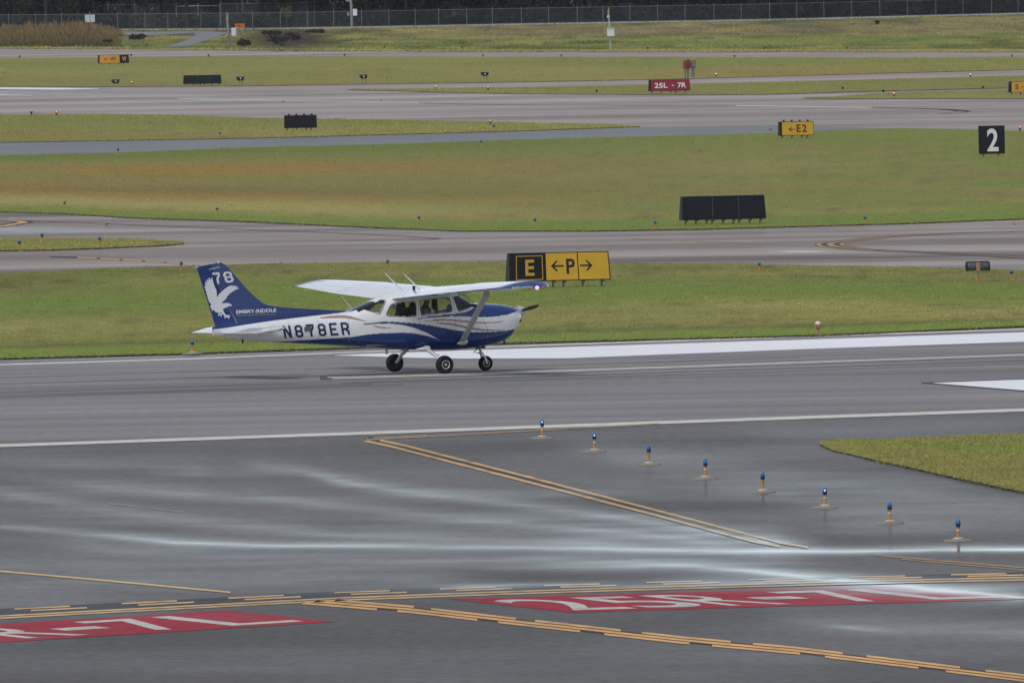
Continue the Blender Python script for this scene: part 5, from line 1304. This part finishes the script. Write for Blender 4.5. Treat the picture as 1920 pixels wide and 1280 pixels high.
# ------------------------------------------------------------------ birds on the pavement
bird_m = simple('dark_plumage', (.030, .028, .028), .7, .3, var=.25, scale=12)
def bird(px, py, wpx, label, rz, flying=False):
    s = S(px, py); L_ = wpx / s; t = thing('bird', label, 'bird', gv(px, py, .02 + (.0 if not flying else .0)), rz, 'dark birds on the pavement')
    mb = MB(); k = L_
    mb.tube([(-.52 * k, 0, .20 * k), (-.30 * k, 0, .25 * k), (-.10 * k, 0, .29 * k), (.12 * k, 0, .36 * k), (.26 * k, 0, .46 * k), (.33 * k, 0, .55 * k), (.41 * k, 0, .565 * k), (.47 * k, 0, .555 * k), (.54 * k, 0, .535 * k)],
            [(.012 * k, .07 * k), (.05 * k, .09 * k), (.125 * k, .12 * k), (.14 * k, .13 * k), (.095 * k, .09 * k), (.072 * k, .066 * k), (.07 * k, .06 * k), (.03 * k, .028 * k), (.006 * k, .006 * k)], 12); mb.build('body', bird_m, t, True)
    for sg in (-1, 1):
        mb = MB(); mb.tube([(.16 * k, .11 * sg * k, .36 * k), (-.05 * k, .135 * sg * k, .31 * k), (-.32 * k, .08 * sg * k, .24 * k), (-.50 * k, .03 * sg * k, .20 * k)], [(.05 * k, .03 * k), (.09 * k, .03 * k), (.05 * k, .02 * k), (.008 * k, .008 * k)], 8); mb.build('wing', bird_m, t, True)
        mb = MB(); mb.tube([(.02 * k, .06 * sg * k, .22 * k), (.0 * k, .06 * sg * k, .10 * k), (.03 * k, .06 * sg * k, .01 * k), (.11 * k, .06 * sg * k, .006 * k)], [.025 * k, .014 * k, .012 * k, .008 * k], 6); mb.build('leg', dark_m, t, True)
bird(200.5, 423, 8.5, 'dark bird standing on the worn taxiway at left', .5)
bird(531, 192.5, 6, 'small dark bird on the pavement above the plain black panel', .4)
bird(714, 190.8, 5.5, 'small dark bird further right on the pavement beyond the black panel', .6)
bird(1902, 422.3, 5.5, 'small dark bird on the taxiway at the right edge', 2.8)

# ------------------------------------------------------------------ the bank, service road, fence and wood at the back
fence_y = pl([(-300, 58.5), (0, 56.5), (200, 55.2), (480, 54), (700, 50.5), (960, 45.5), (1440, 37), (1920, 25), (2300, 15.5)])
HAZE = 2.2e-5
def tint_bank(px, py, t):
    c, n1, n2, n3 = base_tint(px, py, t, 131)
    c = mixc(c, C_OLIVE * (1.03, .98, 1.1), .75 + 0 * t); m1 = fbm(px / 85, py / 5, 211); m2 = fbm(px / 38, py / 2.6, 223); c = mixc(c, C_DARK * .75, (m1 - .47) * 4.2); c = mixc(c, C_TAN, (.46 - m1) * 3.2); c = mixc(c, (.06, .055, .035), (m2 - .57) * 5); c = mixc(c, C_LUSH, .6 * np.exp(-((t - .32) / .2) ** 2) * (n1 > .42)); c = mixc(c, (.165, .125, .07), .7 * np.exp(-((t - .72) / .2) ** 2) * (n1 + .15) * np.clip((px - 640) / 300, 0, 1))
    c = mixc(c, C_TAN, .8 * (t < .07)); c = mixc(c, C_DARK * .9, .7 * np.exp(-((t - .17) / .06) ** 2) * (n2 > .52))
    c = mixc(c, (.040, .032, .028), np.clip(1.9 * blob(px, py, 535, 73, 62, 15) * (.55 + .9 * m2), 0, .96)); c = mixc(c, C_DARK, .7 * blob(px, py, 470, 76, 30, 11))
    c = mixc(c, (.11, .05, .045), .7 * blob(px, py, 410, 59, 26, 3.5)); c = mixc(c, (.07, .06, .045), .6 * blob(px, py, 250, 72, 40, 9))
    return c
verge(off(P5_up, 1.2), off(fence_y, 1.6), -1400, 3300, tint_bank, 'rough grassy bank between the far taxiway and the fence', 52000, 3.2, 9, z=.03, hmax=.42, skip=[(300, 91), (360, 91), (396, 76), (424, 66), (445, 61), (412, 57.5), (225, 59), (222, 68), (310, 69), (345, 70), (330, 79)])
path_m = pave_mat('pale_track', (.30, .30, .285), 0, .08, .08, .9, .2, .1, wet=False)
o = np_mesh('path', *fillband(off(fence_y, 2.0), off(fence_y, -.7), -1400, 3300, .05, 120)[:2], path_m); structure(o, 'pale concrete strip along the foot of the fence', 'path')
rd = [(313, 88.3), (353, 87), (394, 73.5), (417, 65.5), (428, 61), (409, 60), (395, 58.8), (240, 60.5), (228, 62.5), (240, 66), (300, 66), (365, 61.8), (367, 66.5), (346, 77)]
bm = bmesh.new(); bm.faces.new([bm.verts.new(gv(x, y, .045)) for x, y in rd]); bmesh.ops.triangulate(bm, faces=bm.faces); me = bpy.data.meshes.new('service_road'); bm.to_mesh(me); bm.free()
me.materials.append(pave_mat('service_road', (.20, .20, .20), .6, .1, .1, .9, .2, .1, wet=False)); structure(link('service_road', me), 'pale service road branching up to the fence gate', 'road')

# reeds
def reeds(n):
    r = np.random.default_rng(77); px = np.clip(r.normal(0, 1, n) * 0 + r.uniform(-200, 232, n) - np.abs(r.normal(0, 10, n)), -200, 232); t = r.random(n) ** 1.0
    yb = 88.5 - 33 * t; B = G(px, yb, .03); s = F / ((B - CP) @ FW)
    prof = np.interp(px, [-200, 0, 60, 110, 130, 150, 190, 226], [9, 9, 14, 13, 19, 18, 11, 3]); h = prof / s * r.uniform(.3, 1.4, n) * (.8 + .4 * vnoise(px / 7, yb * 0, 3)) * np.interp(t, [0, .6, 1], [.5, .9, 1]); w = r.uniform(.05, .12, n) * 1.5
    V = np.empty((n, 3, 3)); V[:, 0] = B - np.stack([w, 0 * w, 0 * w], 1); V[:, 1] = B + np.stack([w, 0 * w, 0 * w], 1); V[:, 2] = B + np.stack([r.normal(0, .10, n) * h, r.normal(0, .1, n) * h, h], 1)
    tone = fbm(px / 25, yb / 6, 4)[:, None]; top = np.array((.21, .135, .075)) * (1 - tone * .4) + np.array((.25, .19, .09)) * tone * .5; top = top * r.uniform(.6, 1.35, (n, 1))
    low = np.array((.060, .062, .030)); mixv = np.clip(t * 1.3 + .1 + r.normal(0, .2, n), 0, 1)[:, None]
    C_ = np.empty((n, 3, 3)); C_[:, 0] = C_[:, 1] = low * (1 - mixv * .5) + top * mixv * .5; C_[:, 2] = top * (.45 + .55 * mixv) + low * (1 - mixv) * .5
    o = np_mesh('reeds', V.reshape(-1, 3), np.arange(n * 3).reshape(-1, 3), blade_m, colors=np.clip(C_, .004, .8).reshape(-1, 3)); tag(o, 'tall brown reed bed in front of the fence at the left', 'reeds', kind='stuff')
reeds(8500)

# foliage clumps
leaf_green = attr_mat('leaves', .8, .15, 0)
def leaf_cloud(n, centres, size, cols, seed, flat=1.0):
    """leaf-sized faces spread through a set of ellipsoids"""
    r = np.random.default_rng(seed); ci = r.integers(0, len(centres), n); C0 = np.array([c[:3] for c in centres])[ci]; R0 = np.array([c[3:6] for c in centres])[ci]
    d = r.normal(size=(n, 3)); d /= np.linalg.norm(d, axis=1)[:, None]; P = C0 + d * R0 * (r.random((n, 1)) ** .45)
    a = r.normal(size=(n, 3)); a /= np.linalg.norm(a, axis=1)[:, None]; b_ = np.cross(a, r.normal(size=(n, 3))); b_ /= np.linalg.norm(b_, axis=1)[:, None]
    sz = size * r.uniform(.6, 1.4, (n, 1)); q = np.stack([P - a * sz, P - b_ * sz * .6, P + a * sz, P + b_ * sz * .6], 1)
    tone = vnoise(ci * 7.3 + .5, ci * 3.1, seed)[:, None] * .6 + .7
    col = (np.array(cols)[r.integers(0, len(cols), n)] * tone * r.uniform(.7, 1.3, (n, 1)))[:, None].repeat(4, 1)
    return q.reshape(-1, 3), np.arange(n * 4).reshape(-1, 4), np.clip(col.reshape(-1, 3), .003, .8)
def shrub(px, py, w, h, label, cols, seed, n=500):
    s = S(px, py); W_, H_ = w / s, h / s; r = np.random.default_rng(seed)
    t = thing('shrub', label, 'shrub', gv(px, py, .03)); cs = [(r.uniform(-.36, .36) * W_, r.uniform(-.2, .2) * W_, H_ * r.uniform(.35, .7), W_ * .2, W_ * .2, H_ * .32) for _ in range(9)]
    V, Fq, c = leaf_cloud(n, cs, .035 * max(W_, H_ * 2) + .03, cols, seed); np_mesh('foliage', V, Fq, leaf_green, colors=c, parent=t)
    mb = MB()
    for k in range(5): mb.tube([(r.uniform(-.1, .1) * W_, 0, -.05), (r.uniform(-.3, .3) * W_, r.uniform(-.1, .1) * W_, H_ * .6)], [.03, .012], 5)
    mb.build('stem', simple('shrub_stem', (.06, .045, .03), .9), t)
DK = [(.075, .058, .055), (.095, .066, .062), (.06, .066, .045), (.05, .04, .04)]; GR = [(.05, .065, .025), (.07, .08, .03), (.04, .05, .025)]; LG = [(.13, .15, .06), (.10, .125, .05)]; MG = [(.10, .11, .05), (.085, .10, .04)]
for a in [(520, 84, 42, 20, 'dark brown bush in the ditch left of the tall pole, the nearest one', DK, 1), (552, 78, 46, 19, 'dark purplish bush heap in the ditch left of the tall pole, the biggest one', DK, 2), (508, 68, 38, 12, 'reddish brown scrub at the back of the ditch', [(.09, .045, .042), (.06, .04, .038)], 3), (590, 64, 40, 9, 'low dark scrub at the right end of the ditch', DK, 4),
          (455, 88, 34, 17, 'grey green bush right of the utility post', [(.055, .06, .04), (.06, .062, .045)], 5), (530, 87, 16, 9, 'small light green bush in front of the dark ditch bushes', LG, 6), (262, 76, 40, 13, 'dull dark bush by the service road at left', [(.05, .05, .038), (.06, .058, .04)], 7), (203, 84, 22, 11, 'small green bush at the right end of the reeds', GR, 8),
          (1645, 47, 8, 9, 'tiny upright bush on the bank at the right', GR, 13)]:
    shrub(*a)

# chain link fence
fence_m = simple('galvanised_wire', (.16, .17, .17), .6, .4, .2, var=.1)
def mesh_panel_mat():
    m, nt, b = new_mat('chain_link'); setp(b, (.10, .11, .115), .6, .3)
    out = nt.nodes['Material Output']; tr = nt.nodes.new('ShaderNodeBsdfTransparent'); ms = nt.nodes.new('ShaderNodeMixShader'); g = nt.nodes.new('ShaderNodeNewGeometry')
    w = []
    for sx in (1, -1):
        mp = nt.nodes.new('ShaderNodeMapping'); mp.inputs['Rotation'].default_value = (0, math.radians(45 * sx), 0)
        wv = nt.nodes.new('ShaderNodeTexWave'); wv.inputs['Scale'].default_value = 2.6; wv.bands_direction = 'X'
        nt.links.new(g.outputs['Position'], mp.inputs['Vector']); nt.links.new(mp.outputs[0], wv.inputs['Vector'])
        c = nt.nodes.new('ShaderNodeMath'); c.operation = 'GREATER_THAN'; c.inputs[1].default_value = .972; nt.links.new(wv.outputs['Fac'], c.inputs[0]); w.append(c)
    mx = nt.nodes.new('ShaderNodeMath'); mx.operation = 'MAXIMUM'
    nt.links.new(w[0].outputs[0], mx.inputs[0]); nt.links.new(w[1].outputs[0], mx.inputs[1])
    nt.links.new(mx.outputs[0], ms.inputs[0]); nt.links.new(tr.outputs[0], ms.inputs[1]); nt.links.new(b.outputs[0], ms.inputs[2]); nt.links.new(ms.outputs[0], out.inputs['Surface'])
    return m
link_m = mesh_panel_mat()
def fence(name, label, pxs, base_f, h_px, rail_px, dy=0.0):
    pts = [np.array(gv(x, float(base_f(x)) + dy, 0)) for x in pxs]; s0 = S(pxs[0], float(base_f(pxs[0])) + dy)
    mid = pts[len(pts) // 2]; t = thing(name, label, 'fence', tuple(mid)); H_ = h_px / s0; R_ = rail_px / s0
    for p in pts:
        q = Vector(p - mid); mb = MB(); mb.tube([q, q + Vector((0, 0, H_))], .042, 8); mb.tube([q + Vector((0, 0, H_)), q + Vector((.0, -.12, H_ + .14))], .02, 6); mb.build('post', fence_m, t, True)
    for k, z in enumerate((R_, .08)):
        mb = MB(); mb.tube([Vector(p - mid) + Vector((0, 0, z)) for p in pts], .028 if k == 0 else .012, 6); mb.build('rail', fence_m, t)
    mb = MB(); vs = []
    for p in pts: q = p - mid; vs += [(q[0], q[1] + .03, .05), (q[0], q[1] + .03, R_)]
    mb.add(vs, [(2 * i, 2 * i + 2, 2 * i + 3, 2 * i + 1) for i in range(len(pts) - 1)]); mb.build('wire_mesh', link_m, t)
    return t
fx = list(np.arange(16.5 - 50.2 * 12, 60, 50.2)) + [67, 116, 169, 221, 272, 315, 377, 425, 474, 526, 577, 626, 678.5, 729.5, 779, 823, 875.5, 923.5, 978, 1029, 1082.5, 1131, 1181.5, 1233.5, 1285, 1339, 1390, 1443.5, 1494, 1545, 1597, 1650, 1701.5, 1755, 1806, 1859.5, 1909.5, 1961, 2012, 2064, 2115] + list(np.arange(2166, 2560, 51.5))
fence('chain_link_fence', 'long grey chain link fence in front of the dark wood', fx, fence_y, 29.5, 27)
fence('tall_fence', 'taller wire fence section behind the long fence at left', [203, 253, 298, 332], off(fence_y, 0), 47, 43, dy=-3)
fence('tall_fence', 'taller wire fence section right of the gate', [415, 455, 490, 540, 590], off(fence_y, 0), 50, 44, dy=-3)
s = S(373, 51); g0, g1 = gv(332, 51.5), gv(415, 50.8); t = thing('gate', 'wide wire gate with a pale top bar behind the service road', 'gate', g0, math.atan2(g1.y - g0.y, g1.x - g0.x)); W_ = (g1 - g0).length; H_ = 45 / s
for x in (0.06, W_ * .5, W_ - .06): mb = MB(); mb.tube([(x, -.1, 0), (x, -.1, H_)], .07, 8); mb.build('gate_post', simple('pale_galvanised', (.34, .35, .36), .5), t, True)
mb = MB(); mb.tube([(0, -.1, H_ * .88), (W_, -.1, H_ * .88)], .06, 8); mb.build('top_bar', simple('pale_galvanised', (.34, .35, .36), .5), t)
for sg in (0, 1):
    mb = MB(); a, b_ = (W_ * .02, W_ * .49) if sg == 0 else (W_ * .98, W_ * .51); mb.tube([(a, -.1, .1), (b_, -.1, H_ * .8)], .03, 6); mb.tube([(a, -.1, H_ * .45), (b_, -.1, H_ * .45)], .025, 6); mb.build('brace', fence_m, t)
mb = MB(); mb.add([(0, -.06, .05), (W_, -.06, .05), (W_, -.06, H_ * .88), (0, -.06, H_ * .88)], [(0, 1, 2, 3)]); mb.build('wire_mesh', link_m, t)

# poles, boxes and small signs by the fence
pole_m = simple('weathered_pole', (.25, .25, .235), .7, .2, var=.2, scale=2); box_m = simple('pale_box', (.68, .66, .74), .5, .3, var=.08, scale=2); gal = simple('pale_galvanised', (.34, .35, .36), .5)
def px_thing(name, label, cat, px, py): s = S(px, py, .03); return thing(name, label, cat, gv(px, py, .03)), s
t, s = px_thing('utility_post', 'twin grey utility post carrying a white box by the service road', 'post', 431, 87.5)
for x, hh2, r in ((-.10, 63.5, .10), (.14, 25, .07)): mb = MB(); mb.tube([(x, 0, 0), (x - .02 * hh2 / s, 0, hh2 / s)], r, 10); mb.build('post', pole_m, t, True)
mb = MB(); mb.box((.40, -.2, 27.5 / s), (9 / s, .4, 15 / s), bev=.04); mb.build('equipment_box', box_m, t)
mb = MB(); mb.box((-.25, -.1, 22 / s), (6 / s, .3, 3 / s), bev=.03); mb.build('bracket', gal, t)
mb = MB(); mb.box((-.20, -.15, 52 / s), (3 / s, .25, 6 / s), bev=.03); mb.build('meter', gal, t)
t, s = px_thing('arrow_sign', 'small orange board with a black arrow right of the utility post', 'sign', 450, 62)
mb = MB(); mb.box((0, 0, 13.5 / s), (18.5 / s, .06, 8 / s), bev=.01); bd = mb.build('board', simple('bright_orange', (.58, .17, .02), .5, var=.08), t)
mb = MB(); w = 12 / s; v = np.array(ARROW_L[0]) - .5; mb.add([(x * w, -.04, 13.8 / s + y * 4.2 / s) for x, y in v], ARROW_L[1]); mb.build('arrow', ink, bd)
for x in (-3.5, 4): mb = MB(); mb.tube([(x / s, .04, 0), (x / s, .04, 10 / s)], .04, 6); mb.build('leg', gal, t)
t, s = px_thing('utility_pole', 'tall pale pole with a white box and short crossarm by the fence', 'pole', 660, 52.5)
mb = MB(); mb.tube([(0, 0, 0), (-.08, 0, 75 / s)], [.15, .12], 12); mb.build('pole', pole_m, t, True)
mb = MB(); mb.box((.36, -.15, 29 / s), (8 / s, .35, 12.5 / s), bev=.03); mb.build('white_box', box_m, t)
mb = MB(); mb.box((-.36, -.1, 26 / s), (5 / s, .25, 6 / s), bev=.03); mb.build('meter', simple('grey_green_box', (.2, .24, .2), .6), t)
mb = MB(); mb.tube([(-.62, 0, 50.5 / s), (0, 0, 50 / s)], .06, 8); mb.build('crossarm', gal, t)
t, s = px_thing('weather_post', 'thin instrument post with a white box standing on the bank', 'post', 1145.5, 93.8)
mb = MB(); mb.tube([(0, 0, 0), (-.07, 0, 40 / s), (-.16, 0, 72 / s)], [.10, .08, .06], 10); mb.build('post', gal, t, True)
mb = MB(); mb.box((.02, -.15, 33.5 / s), (14 / s, .45, 15.5 / s), bev=.05); bx = mb.build('instrument_box', simple('white_instrument_box', (.66, .67, .71), .5, var=.06), t)
mb = MB(); mb.box((.02, -.16, 41.8 / s), (14.8 / s, .55, 1.6 / s), bev=.04); mb.build('lid', simple('grey_lid', (.40, .42, .42), .5), bx)
mb = MB(); mb.lathe([(.05, 0), (.11, .06), (.12, .20), (.05, .26)], (-.17, -.05, 59 / s), 12); mb.build('sensor', simple('white_sensor', (.6, .6, .6), .5), t, True)
mb = MB(); mb.lathe([(.03, 0), (.09, .03), (.07, .5), (.03, .8)], (-.14, 0, 62 / s), 10); mb.build('antenna_tip', simple('ochre_tip', (.30, .25, .15), .6), t, True)
t, s = px_thing('notice_board', 'pale blank board fixed to the fence behind the reeds', 'board', 169, 57)
mb = MB(); mb.box((0, -.12, 22 / s), (18.5 / s, .04, 14 / s), bev=.01); mb.build('board', simple('pale_board', (.50, .56, .58), .5, var=.06), t)
mb = MB(); mb.tube([(0, -.17, 0), (0, -.17, 34 / s)], .035, 8); mb.build('post', gal, t)

# the wood: an undergrowth mass and a row of trees behind the fence
xs_ = np.linspace(-1400, 3300, 40); a_ = G(xs_, fence_y(xs_) - 1.0, .04); b2 = a_ + np.array((0, 420, 0)); ii = np.arange(39)
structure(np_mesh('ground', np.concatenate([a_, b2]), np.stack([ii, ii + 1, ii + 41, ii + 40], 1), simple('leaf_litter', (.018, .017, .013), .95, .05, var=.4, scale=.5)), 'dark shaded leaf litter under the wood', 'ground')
def wood_undergrowth():
    r = np.random.default_rng(5); cs = []
    for k in range(560):
        px = r.uniform(-600, 2520); p = gv(px, float(fence_y(px)) - r.uniform(1.5, 9), 0); cs.append((p.x, p.y, r.uniform(.2, 1.4), r.uniform(1.2, 2.6), r.uniform(1, 3), r.uniform(.5, 1.5)))
    for k in range(920):                                            # taller thicket further in
        px = r.uniform(-600, 2520); p = gv(px, float(fence_y(px)) - r.uniform(8, 13), 0); cs.append((p.x, p.y, r.uniform(.5, 7), r.uniform(2, 3.5), r.uniform(2, 4), r.uniform(1.2, 2.2)))
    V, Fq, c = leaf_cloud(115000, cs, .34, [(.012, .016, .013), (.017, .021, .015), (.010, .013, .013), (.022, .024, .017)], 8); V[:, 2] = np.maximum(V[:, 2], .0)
    tag(np_mesh('undergrowth', V, Fq, leaf_green, colors=c), 'dark tangled undergrowth of the wood behind the fence', 'undergrowth', kind='stuff')
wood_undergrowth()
bark = simple('bark', (.045, .036, .028), .95, .1, var=.35, scale=1.5); bark2 = simple('pale_bark', (.085, .075, .06), .95, .1, var=.3, scale=1.5)
TREES = []
for k in range(4):
    r = np.random.default_rng(200 + k); t = thing('tree', 'tree', 'tree'); mb = MB(); hgt = 9 + 2 * k * .6; bend = r.uniform(-.4, .4)
    mb.tube([(0, 0, -.1), (.05 + bend * .2, 0, 1.2), (bend * .5, .1, 3.0), (bend, .1, 5.5), (bend * 1.3, 0, hgt)], [.30, .21, .18, .13, .04], 9)
    cs = []
    for q in range(9):
        z = r.uniform(2.6, hgt * .8); a = r.uniform(0, 6.28); L_ = r.uniform(1.4, 3.0); e = (bend + math.cos(a) * L_, math.sin(a) * L_, z + r.uniform(.3, 1.6))
        mb.tube([(bend * .8, 0, z), (bend + math.cos(a) * L_ * .5, math.sin(a) * L_ * .5, z + .3), e], [.09, .06, .02], 6); cs.append((*e, 1.5, 1.5, 1.1))
    for q in range(8): cs.append((r.uniform(-2, 2), r.uniform(-2, 2), r.uniform(3.5, hgt), 1.7, 1.7, 1.3))
    mb.build('trunk', bark2 if k == 1 else bark, t, True)
    V, Fq, c = leaf_cloud(2600, cs, .26, [(.022, .032, .014), (.03, .04, .016), (.016, .024, .014)], 300 + k); np_mesh('crown', V, Fq, leaf_green, colors=c, parent=t); TREES.append(t)
tpos = sorted([(x + random.uniform(-14, 14), random.uniform(1.8, 4.2)) for x in np.arange(-560, 2500, 46)])
tpos = [p for p in tpos if abs(p[0] - 578) > 22 and abs(p[0] - 88) > 16 and abs(p[0] - 145) > 14]
special = [(578, 3.0, 'brown trunked tree seen through the fence left of the tall pole'), (88, 2.2, 'slim pale trunked tree behind the fence at far left'), (145, 2.6, 'pale trunked tree behind the notice board')]
prev = None; used = [False] * 4
def put_tree(px, dy, label, k, sc):
    p = gv(px, float(fence_y(px)) - dy, 0)
    if not used[k]:
        used[k] = True; t = TREES[k]; t.location = p; t['label'] = label; t.rotation_euler = (0, 0, random.uniform(0, 6)); t['group'] = 'trees of the wood behind the fence'
    else: t = copy_thing(TREES[k], p, label, random.uniform(0, 6), 'trees of the wood behind the fence')
    t.scale = (sc, sc, sc)
for px, dy, lab in special: put_tree(px, dy, lab, 1, 1.0)
for i, (px, dy) in enumerate(tpos): put_tree(px, dy, 'dark green tree standing in the shade of the wood', (0, 2, 3, 0, 3, 2)[i % 6], random.uniform(.85, 1.15))
for i in range(52): put_tree(-580 + i * 60 + random.uniform(-20, 20), random.uniform(7, 9), 'dark green tree standing in the shade of the wood', (2, 0, 3)[i % 3], random.uniform(1.1, 1.4))
# young pale green tree by the fence
t = thing('young_tree', 'young light green tree against the dark wood left of the pole', 'tree', gv(538, float(fence_y(538)) - 1.2, 0)); s = S(538, 52)
mb = MB(); mb.tube([(0, 0, 0), (.05, 0, 20 / s)], [.06, .03], 7); mb.build('trunk', bark2, t, True)
V, Fq, c = leaf_cloud(500, [(-.25, 0, 32 / s, .5, .5, .35), (.25, 0, 30 / s, .5, .5, .4), (.1, 0, 24 / s, .45, .4, .4), (-.4, 0, 33 / s, .3, .3, .3), (.3, 0, 37 / s, .3, .3, .25)], .10, [(.10, .125, .05), (.13, .15, .06), (.08, .10, .04)], 17); np_mesh('crown', V, Fq, leaf_green, colors=c, parent=t)

# ------------------------------------------------------------------ the damp air between the camera and the wood
mb = MB(); mb.box((0, 1500, 10.5), (2000, 3900, 23)); hz = mb.build('haze', simple('haze_air', (.8, .85, .9), var=0)); tag(hz, 'thin pale air over the whole airfield', 'haze', kind='stuff')
hm = hz.data.materials[0]; hnt = hm.node_tree; hnt.nodes.remove(hnt.nodes['Principled BSDF']); pv = hnt.nodes.new('ShaderNodeVolumePrincipled'); pv.inputs['Color'].default_value = (.86, .92, 1, 1); pv.inputs['Density'].default_value = HAZE
hnt.links.new(pv.outputs[0], hnt.nodes['Material Output'].inputs['Volume'])
# ------------------------------------------------------------------ sky, sun, camera
SUN_EL, SUN_AZ = math.radians(55), math.radians(220)       # sun behind thin cloud, behind and to the left of the camera
w = bpy.data.worlds.new('World'); SC.world = w; w.use_nodes = True; nt = w.node_tree; bg = nt.nodes['Background']
sky = nt.nodes.new('ShaderNodeTexSky'); sky.sky_type = 'NISHITA'; sky.sun_disc = False; sky.sun_elevation = SUN_EL; sky.sun_rotation = SUN_AZ; sky.dust_density = 1.2; sky.air_density = 1.0
hs_ = nt.nodes.new('ShaderNodeHueSaturation'); hs_.inputs['Saturation'].default_value = .5
nt.links.new(sky.outputs[0], hs_.inputs['Color']); # bluish glow added low on the far horizon to brighten the wet pavement's reflections
tc = nt.nodes.new('ShaderNodeTexCoord'); sx = nt.nodes.new('ShaderNodeSeparateXYZ'); nt.links.new(tc.outputs['Generated'], sx.inputs[0])
mz = nt.nodes.new('ShaderNodeMapRange'); mz.interpolation_type = 'SMOOTHSTEP'; mz.inputs['From Min'].default_value = .20; mz.inputs['From Max'].default_value = .02
my = nt.nodes.new('ShaderNodeMapRange'); my.interpolation_type = 'SMOOTHSTEP'; my.inputs['From Min'].default_value = .55; my.inputs['From Max'].default_value = .95
nt.links.new(sx.outputs['Z'], mz.inputs['Value']); nt.links.new(sx.outputs['Y'], my.inputs['Value'])
mm = nt.nodes.new('ShaderNodeMath'); mm.operation = 'MULTIPLY'; nt.links.new(mz.outputs[0], mm.inputs[0]); nt.links.new(my.outputs[0], mm.inputs[1])
gl = nt.nodes.new('ShaderNodeVectorMath'); gl.operation = 'SCALE'; gl.inputs[0].default_value = (1.0, 1.7, 2.65); nt.links.new(mm.outputs[0], gl.inputs['Scale'])
ad = nt.nodes.new('ShaderNodeVectorMath'); ad.operation = 'ADD'; nt.links.new(hs_.outputs[0], ad.inputs[0]); nt.links.new(gl.outputs[0], ad.inputs[1])
nt.links.new(ad.outputs[0], bg.inputs['Color']); bg.inputs['Strength'].default_value = .14
sun = bpy.data.lights.new('Sun', 'SUN'); sun.energy = 1.25; sun.angle = math.radians(14); sun.color = (1, .96, .90)
so = bpy.data.objects.new('Sun', sun); COL.objects.link(so)
# Nishita rotation runs clockwise from +Y seen from above
sd = Vector((math.sin(SUN_AZ) * math.cos(SUN_EL), math.cos(SUN_AZ) * math.cos(SUN_EL), math.sin(SUN_EL))); so.rotation_euler = (-sd).to_track_quat('-Z', 'Y').to_euler(); so.location = (0, 0, 60)
cam = bpy.data.cameras.new('Camera'); co = bpy.data.objects.new('Camera', cam); COL.objects.link(co); SC.camera = co
co.matrix_world = Matrix(((CR[0], CU[0], -FW[0], 0), (CR[1], CU[1], -FW[1], 0), (CR[2], CU[2], -FW[2], CAM_H), (0, 0, 0, 1)))
cam.sensor_width = 36; cam.sensor_fit = 'HORIZONTAL'; cam.lens = F / 1920 * 36; cam.clip_start = 1; cam.clip_end = 20000
SC.view_settings.view_transform = 'Standard'; SC.view_settings.look = 'None'; SC.view_settings.exposure = 0.0; SC.view_settings.gamma = 1
SC.cycles.use_denoising = True; SC.cycles.max_bounces = 8; SC.cycles.transparent_max_bounces = 16
